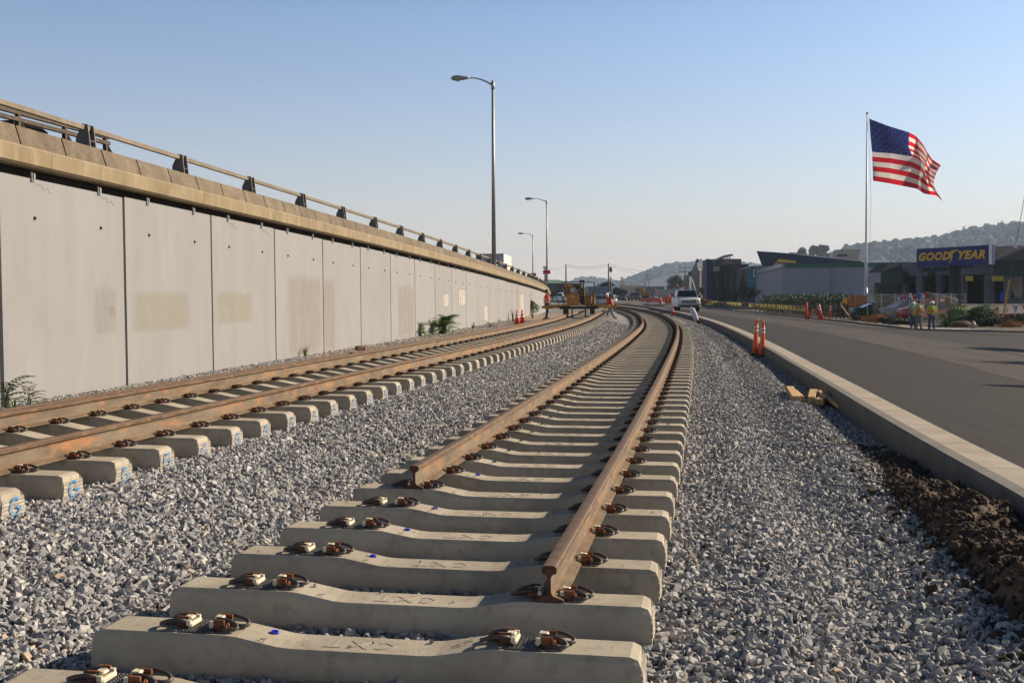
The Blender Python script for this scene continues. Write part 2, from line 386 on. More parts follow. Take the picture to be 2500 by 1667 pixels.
M['asphalt2'] = mat('sun_bleached_asphalt', (.048, .043, .040), (.070, .062, .057), scale=.8, rough=.9, bump=.4, bscale=120, c3=(.03, .027, .026), s3=4, m3=.6, stretch=(2, .2, 1), spec=.2)
M['farsoil'] = mat('dry_ground', (.13, .10, .075), (.20, .165, .13), scale=.12, rough=.95)
M['sidewalk'] = mat('sidewalk_concrete', (.26, .25, .235), (.34, .325, .30), scale=1.5, rough=.9)
KW = .50
def zr(x, y): return zroad(x-(XK(y)+KW))
sheet('road', rows(-2, 300), lambda y: XK(y)+KW-.02, lambda y: XO(y) if y > 60.5 else 27+(60.5-y)*1.6+10, 40, zr, M['asphalt'])
# ground to the horizon
g = MB(); g.add([(-3500, -60, -.66), (3500, -60, -.66), (3500, 3450, -.66), (-3500, 3450, -.66)], [(0, 1, 2, 3)])
tag(g.build('ground', M['farsoil'], fix=False), kind='structure')
g = MB(); ysf = [112, 150, 190, 260, 400, 700]
for y in ysf: g.v += [(-260, y, .12), (XK(min(y, 300))-.05 if y <= 300 else -6, y, .12)]
g.f = [(2*i, 2*i+1, 2*i+3, 2*i+2) for i in range(len(ysf)-1)]
tag(g.build('yard_ground', M['farsoil'], fix=False), kind='structure')
# land beyond the road: soil with a concrete footway strip along its kerb
def zland(x, y): return -.44
g = MB(); pts = [(y, float(XO(y))) for y in [60.5, 61.5, 63, 65, 67, 71, 76, 85, 94, 107, 121, 140, 160, 190, 230, 300]]
for y, x in pts: g.v += [(x+.32, y, -.44), (x+90, y+ (0 if y > 61 else -26), -.44)]
g.f = [(2*i, 2*i+1, 2*i+3, 2*i+2) for i in range(len(pts)-1)]
M['verge'] = mat('dark_verge_soil', (.035, .026, .019), (.075, .056, .04), scale=1.5, rough=.98)
tag(g.build('verge_ground', M['verge'], fix=False), kind='structure')
k2 = thing('road_kerb', 'far concrete kerb curving round the corner by the tyre shop', 'kerb', (24, 90, -.6))
mb = MB(); rings = []
for y in [60.2, 61, 62, 63, 65, 67, 71, 76, 85, 94, 107, 121, 140, 160, 190, 230]:
    x = float(XO(y)); z = float(zr(x, y))
    rings.append([(x-.02, y, z-.2), (x-.02, y, -.425 if z < -.45 else z+.12), (x+.30, y, -.42 if z < -.45 else z+.125), (x+.30, y, z-.2)])
mb.loft(rings); mb.build('kerb_stone', M['kerb'], k2, world=True)
mb = MB(); rings = []
for y in [62, 63, 65, 67, 71, 76, 85, 94, 107, 121, 140, 160, 190, 230]:
    x = float(XO(y)); rings.append([(x+.3, y, -.5), (x+.3, y, -.415), (x+1.7, y, -.41), (x+1.7, y, -.5)])
mb.loft(rings); tag(mb.build('sidewalk', M['sidewalk']), kind='structure')
mb = MB()   # kerb of the side street running off to the right
mb.loft([[(x, y-.15, -.72), (x, y-.15, -.45), (x, y+.15, -.445), (x, y+.15, -.72)] for x, y in ((26.9, 60.4), (30, 58.8), (38, 55), (60, 47))])
mb.build('kerb_return', M['kerb'], k2, world=True)
# faded white edge line + seam + lighter strip on the road
def strip(name, off0, off1, y0, y1, m_, dz, ref=XK, n=40):
    mb = MB(); ys = np.linspace(y0, y1, n)
    for y in ys:
        for o in (off0, off1):
            x = float(ref(y))+o; mb.v.append((x, y, float(zr(x, y))+dz))
    mb.f = [(2*i, 2*i+1, 2*i+3, 2*i+2) for i in range(n-1)]
    return mb.build(name, m_, fix=False)
def tapered_lane():
    mb = MB(); ys = np.linspace(8, 190, 70)
    for y in ys:
        a = float(XK(y))+KW+3.2+.6*math.sin(y*.05); b = a+3.6
        for x in (a, (a+b)/2, b): mb.v.append((x, y, float(zr(x, y))+.004))
    mb.f = [(3*i+j, 3*i+j+1, 3*i+j+4, 3*i+j+3) for i in range(len(ys)-1) for j in (0, 1)]
    return mb.build('worn_lane', M['asphalt2'], fix=False)
tag(tapered_lane(), kind='structure')
M['linepaint'] = mat('worn_line_paint', (.40, .39, .37), (.55, .54, .52), scale=6, rough=.8)
tag(strip('edge_line', -1.0, -.86, 66, 185, M['linepaint'], .008, ref=XO), kind='structure')
mb = MB(); P_ = [G(2140, 838-16, -.6), G(2300, 838, -.6), G(2500, 868, -.45)]
mb = MB(); mb.add([(24, 60, float(zr(24, 60))+.008), (24, 59.86, float(zr(24, 59.86))+.008), (60, 45.86, -.592), (60, 46, -.592)], [(0, 1, 2, 3)])
tag(mb.build('corner_line', M['linepaint'], fix=False), kind='structure')
mb = MB(); ys = np.linspace(16, 70, 30)
for y in ys:
    x = float(XK(y))+9.2-.04*(y-16)
    for o in (0, .09): mb.v.append((x+o, y, float(zr(x+o, y))+.009))
mb.f = [(2*i, 2*i+1, 2*i+3, 2*i+2) for i in range(len(ys)-1)]
tag(mb.build('lane_line', mat('faded_line', (.13, .12, .11), (.30, .29, .28), scale=8, rough=.8), fix=False), kind='structure')

# ------------------------------------------------------------------ near kerb with gutter
nk = thing('road_kerb', 'long pale concrete kerb and gutter curving between gravel and road', 'kerb', (5, 18, 0))
ys = rows(1.5, 200, .03, .3)
mb = MB(); rings = []
for y in ys:
    x = float(XK(y)); rings.append([(x, y, -.12), (x, y, .268), (x+.018, y, .284), (x+.135, y, .284), (x+.155, y, .272), (x+.165, y, .245), (x+.165, y, -.12)])
mb.loft(rings); mb.build('kerb_stone', M['kerb'], nk, world=True)
# gutter in cast bays with joints
y = 1.5
while y < 120:
    L_ = 1.52 if y < 60 else 6
    mb = MB(); rings = []
    for yy in np.linspace(y+.006, y+L_-.006, 4):
        x = float(XK(yy)); rings.append([(x+.1655, yy, .0), (x+.1655, yy, .262), (x+.50, yy, .250), (x+.50, yy, .0)])
    mb.loft(rings); mb.build('gutter_bay', M['gutter'], nk, world=True); y += L_

# ------------------------------------------------------------------ sleepers and fastenings
TL = 1.255
def beam_mesh(endtex=True):
    mb = MB()
    st = [(-TL, .198), (-TL+.05, .2), (-.62, .2), (-.56, .196), (-.36, .160), (-.30, .156), (.30, .156), (.36, .160), (.56, .196), (.62, .2), (TL-.05, .2), (TL, .198)]
    rings = []
    for i, (x, zt) in enumerate(st):
        wt, wb, ch = .105, .138, .014
        dx = 0
        if i in (0, len(st)-1):
            s_ = -1 if i == 0 else 1
            # chamfered ends
            ring = [(x, -wb, 0), (x-s_*.002, -wt-.014, zt-.036), (x-s_*.016, -wt+.004, zt-.012), (x-s_*.016, wt-.004, zt-.012), (x-s_*.002, wt+.014, zt-.036), (x, wb, 0)]
        else:
            ring = [(x, -wb, 0), (x, -wt-ch, zt-.026), (x, -wt, zt), (x, wt, zt), (x, wt+ch, zt-.026), (x, wb, 0)]
        rings.append(ring)
    mb.loft(rings)
    return mb
beam_me = beam_mesh().mesh('beam', M['concrete'])
def endface_mesh():      # rough sawn end with strand grooves
    mb = MB(); r2 = random.Random(3); s_ = 1; X = TL
    zs = [.002, .03, .055, .082, .108, .132, .155]
    for a, b in zip(zs[:-1], zs[1:]):
        wa = .138-(.138-.112)*a/.155; wb_ = .138-(.138-.112)*(b-.003)/.155
        vs = []; n = 7
        for z, w_ in ((a, wa), (b-.004, wb_)):
            for i in range(n):
                vs.append((X+.002+r2.random()*.007, -w_+2*w_*i/(n-1), z))
        for z, w_ in ((a, wa), (b-.004, wb_)):
            vs += [(X-.01, -w_, z), (X-.01, w_, z)]
        fs = [(i, i+1, n+i+1, n+i) for i in range(n-1)]+[(2*n, 0, n, 2*n+2), (n-1, 2*n+1, 2*n+3, 2*n-1)]
        fs += [tuple([2*n]+[2*n+1]+list(range(n-1, -1, -1))), tuple([2*n+2]+list(range(n, 2*n))+[2*n+3])]
        mb.add(vs, fs)
    return mb
end_me = endface_mesh().mesh('end_face', M['endface'])
RG = .754          # rail centre offset
def clip_meshes():
    # outward direction = +x ; toe towards rail at -x ; origin at rail-foot edge on sleeper top
    a = MB()
    for s_ in (-1, 1):       # two rod loops
        y0 = s_*.012
        pts = [(-.012, s_*.030, .030), (.02, s_*.033, .034), (.055, s_*.034, .030), (.085, s_*.034+.0, .020), (.105, s_*.022, .014), (.112, s_*.012, .012)]
        if s_ > 0: pts = [(-.012, .052, .040), (.03, .056, .044), (.075, .056, .036), (.102, .05, .026), (.118, .036, .018), (.118, .02, .014), (.104, .006, .012), (.07, .002, .014), (.03, .004, .016)]
        else: pts = [(-.014, -.020, .042), (.02, -.024, .046), (.055, -.026, .040), (.085, -.034, .028), (.098, -.050, .018), (.085, -.066, .014), (.055, -.070, .014), (.02, -.062, .016)]
        a.tube([Vector(p) for p in pts], .0095, n=8)
    b = MB()                 # casting
    b.box((.012, -.012, .016), (.05, .085, .034)); b.box((.010, -.050, .034), (.05, .012, .034)); b.box((.012, .030, .036), (.055, .010, .038))
    b.prism([(-.02, .0), (.05, .0), (.034, .036), (-.012, .052)], -.018, -.006, axis='y')
    c = MB()                 # insulator
    c.bbox((-.030, 0, .020), (.022, .108, .022), .005); c.bbox((-.012, .012, .046), (.044, .046, .014), .005)
    c.box((-.026, -.046, .032), (.02, .014, .022)); c.box((-.026, .050, .032), (.02, .014, .022))
    return a.mesh('rail_clip', M['spring'], True), b.mesh('shoulder', M['castrust']), c.mesh('insulator', M['nylon'])
clip_me, shoulder_me, insul_me = clip_meshes()
def clip_low():
    a = MB(); a.tube([(-.012, .05, .04), (.06, .05, .036), (.108, .03, .018), (.06, .0, .014)], .011, n=5)
    a.tube([(-.012, -.02, .04), (.05, -.03, .036), (.09, -.055, .016), (.04, -.066, .014)], .011, n=5)
    a.box((.010, -.01, .022), (.05, .09, .044)); return a.mesh('rail_clip', M['castlow'])
M['castlow'] = mat('rusty_clip_mass', (.030, .020, .016), (.085, .035, .02), scale=30, rough=.7, rand=.2)
clip_low_me = clip_low()
def pad():
    a = MB(); a.box((0, 0, .003), (.165, .19, .006))
    for i in range(9):
        for j in range(10):
            a.box((-.07+i*.0175, -.082+j*.018, .0075), (.009, .009, .004), taper=.6)
    return a.mesh('rail_pad', M['pad'])
pad_me = pad()
padlow_me = MB().box((0, 0, .003), (.165, .19, .006)).mesh('rail_pad', M['pad'])
cap = MB(); cap.lathe([(.014, 0), (.020, .002), (.018, .012), (.013, .012), (.011, .004)], n=14)
capb_me = cap.mesh('plastic_plug', M['bluecap'])
cap = MB(); cap.lathe([(.014, 0), (.020, .002), (.018, .012), (.013, .012), (.011, .004)], n=10)
capg_me = cap.mesh('plastic_plug', M['greencap'])
M['emboss'] = mat('cast_letter_concrete', (.33, .29, .23), (.43, .38, .31), scale=6, rough=.85)
logo_me = textmesh('CXT', .15, .004, 'cast_letters', M['emboss'], res=1, spacing=1.25)
small_me = textmesh('[1-09]', .045, .002, 'cast_number', M['emboss'], res=1)
num_me = textmesh('136\nCXT 09', .045, .002, 'cast_number', M['emboss'], res=1)
# sprayed G
def g_mesh():
    pts = []
    for i in range(22):
        a = R(50+ i*(270/21)); pts.append((math.cos(a)*.048, math.sin(a)*.062))
    pts += [(.050, -.004), (.004, .002)]
    mb = MB(); r2 = random.Random(5)
    for (a, b), (c, d) in zip(pts[:-1], pts[1:]):
        dv = Vector((c-a, d-b)); L_ = max(dv.length, 1e-4); nx, ny = -dv.y/L_*.010, dv.x/L_*.010
        mb.add([(0, a-nx, b-ny), (0, c-nx, d-ny), (0, c+nx, d+ny), (0, a+nx, b+ny)], [(0, 1, 2, 3)])
    return mb
def spray_mat(name, col, soft=.5):
    m_ = bpy.data.materials.new(name); m_.use_nodes = True; N = m_.node_tree.nodes; L = m_.node_tree.links
    p = N['Principled BSDF']; p.inputs['Base Color'].default_value = (*col, 1); p.inputs['Roughness'].default_value = .8
    tc = N.new('ShaderNodeTexCoord'); n = N.new('ShaderNodeTexNoise'); n.inputs['Scale'].default_value = 55; n.inputs['Detail'].default_value = 6
    oi = N.new('ShaderNodeObjectInfo'); ad = N.new('ShaderNodeVectorMath'); L.new(tc.outputs['Object'], ad.inputs[0]); L.new(oi.outputs['Random'], ad.inputs[1]); L.new(ad.outputs[0], n.inputs['Vector'])
    mr = N.new('ShaderNodeMapRange'); mr.inputs[1].default_value = .36; mr.inputs[2].default_value = .52; L.new(n.outputs[0], mr.inputs[0]); L.new(mr.outputs[0], p.inputs['Alpha'])
    return m_
M['spray'] = spray_mat('blue_spray_paint', (.05, .28, .60))
g_me = g_mesh().mesh('painted_letter', M['spray'], fix=False)
def frame_at(Xf, y):
    y = float(y); e = .05; dx = (float(Xf(y+e))-float(Xf(y-e)))/(2*e)
    return Vector((float(Xf(y)), y, 0)), math.atan(dx)
def walk(Xf, y0, s):
    dx = (float(Xf(y0+.05))-float(Xf(y0-.05)))/.1
    return y0+s/math.sqrt(1+dx*dx)
SP = .745
ORD = ['nearest', 'second', 'third', 'fourth', 'fifth', 'sixth', 'seventh', 'eighth', 'ninth', 'tenth']
def sleeper(Xf, y, zb, cant, lod, label, group, plug=None, logo=False, letters=False, insul=True, ends=False, railL=True, railR=True):
    p, th = frame_at(Xf, y)
    jit = rng.uniform(-.006, .006)
    t = thing('concrete_sleeper', label, 'railway sleeper', (p.x, p.y, zb), 0, group)
    t.rotation_euler = (0, cant, -th+jit)
    link('beam', beam_me, t)
    if ends: link('end_face', end_me, t)
    for s_ in (-1, 1):
        if lod < 2:
            q = link('rail_pad', pad_me if lod == 0 else padlow_me, t); q.location = (s_*RG, 0, .2)
        for d in (-1, 1):
            if lod == 0:
                q = link('rail_clip', clip_me, t); q.location = (s_*RG+d*.082, 0, .2); q.rotation_euler = (0, 0, 0 if d > 0 else math.pi)
                link('shoulder', shoulder_me, q); link('insulator', insul_me, q)
            elif lod == 1 or not (s_*d < 0 and s_ < 0 and lod == 3):
                q = link('rail_clip', clip_low_me, t); q.location = (s_*RG+d*.082, 0, .2); q.rotation_euler = (0, 0, 0 if d > 0 else math.pi)
    if plug:
        q = link('plastic_plug', capb_me if plug == 'b' else capg_me, t); q.location = (-.435, .045, .172); q.rotation_euler = (0, R(10), 0)
    if logo:
        q = link('cast_letters', logo_me, t); q.location = (.0, 0, .1565); q.rotation_euler = (0, 0, math.pi)
        q = link('cast_number', num_me, t); q.location = (.47, 0, .1815); q.rotation_euler = (0, -R(11), math.pi/2)
        q = link('cast_number', small_me, t); q.location = (-.44, -.03, .175); q.rotation_euler = (0, R(11), math.pi/2)
    if letters:
        q = link('painted_letter', g_me, t); q.location = (TL+.0165, rng.uniform(-.015, .015), .085+rng.uniform(-.008, .01)); q.scale = (1, rng.uniform(.85, 1.1), rng.uniform(.85, 1.05)); q.rotation_euler = (rng.uniform(-.2, .2), 0, 0)
    return t
# middle track; first full sleeper crosses y = 4.88
y = walk(X2, 4.88, -SP); n2 = 0; ys2 = []
while y < 135:
    ys2.append(y); y = walk(X2, y, SP)
plugs = {1: 'b', 3: 'b', 4: 'b', 5: 'b', 7: 'b'}
lab2 = {0: 'concrete sleeper cut off by the bottom edge, nearest in middle track', 1: 'lowest whole concrete sleeper with bare rail seats and a blue cap',
        2: 'concrete sleeper under the sawn end of the right rail', 3: 'second concrete sleeper beyond the right rail end, blue cap on it',
        4: 'third concrete sleeper beyond the right rail end, blue cap on it', 5: 'last sleeper with bare left seat and blue cap, before the left rail end',
        6: 'concrete sleeper under the sawn end of the left rail', 7: 'sleeper with blue cap just beyond the left rail end'}
for i, y in enumerate(ys2):
    lod = 0 if i < 15 else (1 if i < 45 else 2)
    pl = plugs.get(i) or ('g' if 8 <= i <= 18 else None)
    if i in lab2: lb, gp = lab2[i], 'sleepers of the middle track'
    elif i <= 18: lb, gp = 'concrete sleeper with a green cap, under both rails of middle track', 'green capped sleepers of the middle track'
    else: lb, gp = 'plain concrete sleeper farther along the bending middle track', 'far sleepers of the middle track'
    sleeper(X2, y, 0, 0, lod, lb, gp, pl, logo=i < 14, ends=i < 40)
SP1 = .692
y = 7.47
for _ in range(4): y = walk(X1, y, -SP1)
ys1 = []
while y < 84:
    ys1.append(y); y = walk(X1, y, SP1)
CANT = .008
SP1 = .692
for i, y in enumerate(ys1):
    lod = 0 if i < 14 else (1 if i < 40 else 2)
    if i < 24: lb, gp = 'concrete sleeper with blue letter sprayed on its end, left track', 'blue lettered sleepers of the left track'
    else: lb, gp = 'plain concrete sleeper farther along the left track', 'far sleepers of the left track'
    if i == 3: lb = 'concrete sleeper at the left edge, its lettered end nearest the camera'
    if i == 4: lb = 'concrete sleeper with the widest roundest blue sprayed letter'
    sleeper(X1, y, Z1, CANT, lod, lb, gp, letters=i < 24, ends=i < 60)

# ------------------------------------------------------------------ rails
PROF = [(-.070, 0), (.070, 0), (.070, .011), (.020, .028), (.0095, .045), (.0085, .115), (.014, .132), (.036, .142), (.037, .168), (.030, .177), (.012, .180), (-.012, .180), (-.030, .177), (-.037, .168), (-.036, .142), (-.014, .132), (-.0085, .115), (-.0095, .045), (-.020, .028), (-.070, .011)]
def rail(Xf, off, y0, y1, zb, label, roll=0, cantz=0, step=None, group='rusty running rails'):
    ys = [y0]
    while ys[-1] < y1: ys.append(ys[-1]+(max(.3, ys[-1]*.02)))
    ys[-1] = y1
    rings = []
    for y in ys:
        p, th = frame_at(Xf, y); cx, sx = math.cos(th), math.sin(th)
        ring = []
        for a, b in PROF:
            a2 = a*math.cos(roll)-b*math.sin(roll); b2 = a*math.sin(roll)+b*math.cos(roll)
            o = off+a2; ring.append((p.x+o*cx, p.y-o*sx, zb+b2+cantz*(-off)))
        rings.append(ring)
    n = len(PROF)
    vs = [v for r_ in rings for v in r_]; fs = []; mi = []
    for i in range(len(rings)-1):
        for j in range(n):
            k = (j+1) % n; fs.append((i*n+j, i*n+k, (i+1)*n+k, (i+1)*n+j)); mi.append(1 if j in (8, 9, 10, 11, 12) else (3 if j in (4, 5, 14, 15) else (4 if j in (1, 2, 3, 16, 17, 18) else 0)))
    fs.append(tuple(range(n-1, -1, -1))); mi.append(2); fs.append(tuple((len(rings)-1)*n+j for j in range(n))); mi.append(2)
    me = bpy.data.meshes.new('rail'); me.from_pydata(vs, [], fs)
    for mm_ in (M['rust'], M['railtop'], M['rustend'], M['web'], M['foot']): me.materials.append(mm_)
    me.polygons.foreach_set('material_index', mi); me.update()
    bm = bmesh.new(); bm.from_mesh(me); bmesh.ops.recalc_face_normals(bm, faces=bm.faces); bm.to_mesh(me); bm.free()
    o = link('rail', me); tag(o, label, 'rail', group); return o
rail(X2, RG, ys2[2]-.105, 135, .206, 'rusty right rail of middle track, sawn end nearest the camera')
rail(X2, -RG, ys2[6]-.10, 135, .206, 'rusty left rail of middle track, sawn end a few sleepers in')
rail(X1, RG, 4, 71, Z1+.206, 'rusty near rail of the left track beside the lettered sleeper ends', cantz=.008)
rail(X1, -RG, 4, 71, Z1+.206, 'rusty far rail of the left track, next to the wall', cantz=.008)
XS = lambda y: X1(y)-RG-.20+.015*np.sin(np.asarray(y)*.3)
rail(XS, 0, 4, 46, Z1+.212, 'loose rusty rail lying on the sleeper ends just behind the left track', group='loose rails by the wall')
XS2 = lambda y: X1(y)-1.72+.03*np.sin(np.asarray(y)*.15)
rail(XS2, -.28, 25.5, 60, Z1+.01, 'loose rusty rail lying on the dirt behind the plants along the wall', group='loose rails by the wall')

# ------------------------------------------------------------------ loose stones (stuff)
def stone_variants(n=10):
    col = bpy.data.collections.new('stone_shapes')
    for i in range(n):
        r2 = random.Random(100+i); bm = bmesh.new()
        el = (1, r2.uniform(.5, .85), r2.uniform(.32, .6))
        for k in range(11):
            v = Vector((r2.gauss(0, 1), r2.gauss(0, 1), r2.gauss(0, 1))).normalized()*r2.uniform(.8, 1.05)
            bm.verts.new((v.x*el[0], v.y*el[1], v.z*el[2]))
        bmesh.ops.convex_hull(bm, input=bm.verts)
        for v in [v for v in bm.verts if not v.link_faces]: bm.verts.remove(v)
        me = bpy.data.meshes.new('stone'); bm.to_mesh(me); bm.free(); me.materials.append(M['stone'])
        o = bpy.data.objects.new('stone', me); col.objects.link(o)
    return col
STCOL = stone_variants()
def scatter(name, pts, scl, rot, col, kindlabel):
    me = bpy.data.meshes.new(name); me.vertices.add(len(pts)); me.vertices.foreach_set('co', pts.astype(np.float32).ravel())
    a = me.attributes.new('scl', 'FLOAT', 'POINT'); a.data.foreach_set('value', scl.astype(np.float32))
    a = me.attributes.new('rot', 'FLOAT_VECTOR', 'POINT'); a.data.foreach_set('vector', rot.astype(np.float32).ravel())
    me.update(); o = link(name, me); tag(o, kindlabel, 'gravel', kind='stuff')
    ng = bpy.data.node_groups.new(name, 'GeometryNodeTree')
    ng.interface.new_socket('Geometry', in_out='INPUT', socket_type='NodeSocketGeometry'); ng.interface.new_socket('Geometry', in_out='OUTPUT', socket_type='NodeSocketGeometry')
    N = ng.nodes; L = ng.links; i_ = N.new('NodeGroupInput'); o_ = N.new('NodeGroupOutput')
    ci = N.new('GeometryNodeCollectionInfo'); ci.inputs['Collection'].default_value = col; ci.inputs['Separate Children'].default_value = True; ci.inputs['Reset Children'].default_value = True
    ip = N.new('GeometryNodeInstanceOnPoints'); ip.inputs['Pick Instance'].default_value = True
    ns = N.new('GeometryNodeInputNamedAttribute'); ns.data_type = 'FLOAT'; ns.inputs[0].default_value = 'scl'
    nr = N.new('GeometryNodeInputNamedAttribute'); nr.data_type = 'FLOAT_VECTOR'; nr.inputs[0].default_value = 'rot'
    cb = N.new('ShaderNodeCombineXYZ')
    for k in range(3): L.new(ns.outputs[0], cb.inputs[k])
    L.new(i_.outputs[0], ip.inputs['Points']); L.new(ci.outputs[0], ip.inputs['Instance']); L.new(nr.outputs[0], ip.inputs['Rotation']); L.new(cb.outputs[0], ip.inputs['Scale'])
    L.new(ip.outputs[0], o_.inputs[0])
    md = o.modifiers.new('scatter', 'NODES'); md.node_group = ng
    return o
np.random.seed(4)
def sample(n, y0, y1, smin, smax, zoff=.25, pile=0):
    # uniform in plan, keep what the camera can see and what is not inside a sleeper
    u = np.random.rand(n); y = np.sqrt(y0*y0+u*(y1*y1-y0*y0)) ; t = np.random.uniform(-.52, .52, n); x = t*y
    ok = (x > XW(y)+.02) & (x < XK(y)-.02)
    x, y = x[ok], y[ok]
    s = np.random.uniform(smin, smax, len(x))**1.0
    for Xf, y_st in ((X2, ys2[0]), (X1, ys1[0])):
        c = Xf(y); dxy = (Xf(y+.05)-Xf(y-.05))/.1; th = np.arctan(dxy)
        lat = (x-c)*np.cos(th)
        # distance along track to nearest sleeper centre line
        arr = np.array(ys2 if Xf is X2 else ys1); yy = y+(x-c)*np.sin(th)*np.cos(th)
        j = np.clip(np.searchsorted(arr, yy), 1, len(arr)-1); dn = np.minimum(np.abs(yy-arr[j]), np.abs(yy-arr[j-1]))/np.cos(th)
        inside = (np.abs(lat) < TL+.012) & (dn < .125)
        x, y, s = x[~inside], y[~inside], s[~inside]
    z = zg(x, y)+s*zoff+np.random.rand(len(x))*pile
    m_ = (np.abs(x-XK(y)) > .05)
    x, y, z, s = x[m_], y[m_], z[m_], s[m_]
    rot = np.random.uniform(0, 6.28, (len(x), 3)); rot[:, 0] = np.random.normal(0, .7, len(x)); rot[:, 1] = np.random.normal(0, .7, len(x))
    return np.stack([x, y, z], 1), s, rot
def on_ties(n):
    p_, s_, r_ = [], [], []
    for _ in range(n):
        yy = ys2[np.random.randint(0, 22)]; lat = np.random.uniform(-1.2, 1.2)
        if abs(abs(lat)-RG) < .2: continue
        q, th = frame_at(X2, yy); o = np.random.uniform(-.09, .09); s0 = np.random.choice([.004, .006, .012, .018], p=[.45, .35, .14, .06])
        zt = float(np.interp(abs(lat), [.3, .36, .56, .62], [.156, .16, .196, .2]))
        p_.append((q.x+lat*math.cos(th)+o*math.sin(th), q.y-lat*math.sin(th)+o*math.cos(th), zt+s0*.4)); s_.append(s0); r_.append(np.random.uniform(0, 6.28, 3))
    return np.array(p_), np.array(s_), np.array(r_)
P = [on_ties(420), sample(2600, 2.6, 14, .05, .066, .15, .0), sample(60000, 2.6, 11, .017, .036, .25, .012), sample(26000, 2.6, 11, .032, .050, .22, .01),
     sample(130000, 11, 26, .020, .042, .25, .010), sample(100000, 26, 60, .030, .052, .25, .01)]
scatter('loose_ballast', np.concatenate([p[0] for p in P]), np.concatenate([p[1] for p in P]), np.concatenate([p[2] for p in P]), STCOL, 'crushed grey rock ballast covering the ground round the tracks')

# ------------------------------------------------------------------ retaining wall with panels
def arclen_y(Xf, y0, s): return walk(Xf, y0, s)
PS = 3.37
wall = thing('retaining_wall', 'long pale painted retaining wall of tall concrete panels along the left track', 'wall', (-3, 40, 0))
bounds = [14.66-3.33]
while bounds[-1] < 128: bounds.append(walk(XW, bounds[-1], PS))
def wp(y, off=0):      # point on wall face, off towards the tracks
    p, th = frame_at(XW, y); return Vector((p.x+off*math.cos(th), p.y-off*math.sin(th), 0))
mb = MB(); rings = []
for y in np.linspace(8, 170, 80):
    a, b = wp(y, -.16), wp(y, -.9); zt = float(ztop(y))
    rings.append([(a.x, a.y, -.1), (a.x, a.y, zt+.2), (b.x, b.y, zt+.2), (b.x, b.y, -.1)])
mb.loft(rings); mb.build('backing', M['dark'], wall, world=True)
PATCH = {1: [(.04, .72, 1.10, 1.82, 'p_yel')], 2: [(.03, .62, 1.15, 1.82, 'p_yel')], 3: [(.22, .99, .25, 2.25, 'p_pink')], 4: [(.01, .30, .25, 2.2, 'p_pink')],
         6: [(.25, .98, .25, 2.1, 'p_pink')], 8: [(.45, .80, 1.2, 1.8, 'p_white')], 9: [(.42, .98, 1.2, 2.0, 'p_white')], 0: [(.70, .92, 1.1, 1.9, 'p_grey')],
         11: [(.5, .9, .25, 1.25, 'p_white')], 15: [(.5, 1.0, .25, 2.4, 'p_yel')], 16: [(.2, .8, .25, 1.9, 'p_white')], 18: [(.1, .5, .25, 2.0, 'p_yel')]}
def softpatch(name, col, a):
    m_ = bpy.data.materials.new(name); m_.use_nodes = True; N = m_.node_tree.nodes; L = m_.node_tree.links
    p = N['Principled BSDF']; p.inputs['Base Color'].default_value = (*col, 1); p.inputs['Roughness'].default_value = .85
    tc = N.new('ShaderNodeTexCoord'); sx = N.new('ShaderNodeSeparateXYZ'); L.new(tc.outputs['Generated'], sx.inputs[0])
    n = N.new('ShaderNodeTexNoise'); n.inputs['Scale'].default_value = 5; n.inputs['Detail'].default_value = 5; L.new(tc.outputs['Generated'], n.inputs['Vector'])
    prev = None
    for ax in (1, 2):     # fade near the rolled edges
        pp = N.new('ShaderNodeMath'); pp.operation = 'PINGPONG'; pp.inputs[1].default_value = .5; L.new(sx.outputs[ax], pp.inputs[0])
        mr = N.new('ShaderNodeMapRange'); mr.inputs[2].default_value = .13; L.new(pp.outputs[0], mr.inputs[0])
        if prev:
            mu = N.new('ShaderNodeMath'); mu.operation = 'MULTIPLY'; L.new(prev, mu.inputs[0]); L.new(mr.outputs[0], mu.inputs[1]); prev = mu.outputs[0]
        else: prev = mr.outputs[0]
    m2 = N.new('ShaderNodeMath'); m2.operation = 'MULTIPLY'; m2.inputs[1].default_value = a; L.new(prev, m2.inputs[0])
    m3 = N.new('ShaderNodeMath'); m3.operation = 'MULTIPLY'; mr = N.new('ShaderNodeMapRange'); mr.inputs[1].default_value = .3; mr.inputs[2].default_value = .55; mr.inputs[3].default_value = .45
    L.new(n.outputs[0], mr.inputs[0]); L.new(m2.outputs[0], m3.inputs[0]); L.new(mr.outputs[0], m3.inputs[1]); L.new(m3.outputs[0], p.inputs['Alpha'])
    return m_
M['p_yel'] = softpatch('yellowish_cover_paint', (.37, .35, .25), .34); M['p_pink'] = softpatch('pinkish_cover_paint', (.36, .32, .285), .38)
M['p_white'] = softpatch('cream_cover_paint', (.50, .47, .42), .9); M['p_grey'] = softpatch('grey_cover_paint', (.30, .295, .285), .2)
M['p_red'] = softpatch('faded_red_paint', (.42, .21, .18), .25)
M['hole'] = mat('anchor_hole', (.05, .04, .035), rough=.9)
M['crack'] = mat('hairline_crack', (.12, .105, .09), rough=.9)
def wall_frame(y0, y1, u, z, off):
    y = y0+(y1-y0)*u; p = wp(y, off); return Vector((p.x, p.y, z))
nw = len(bounds)-1
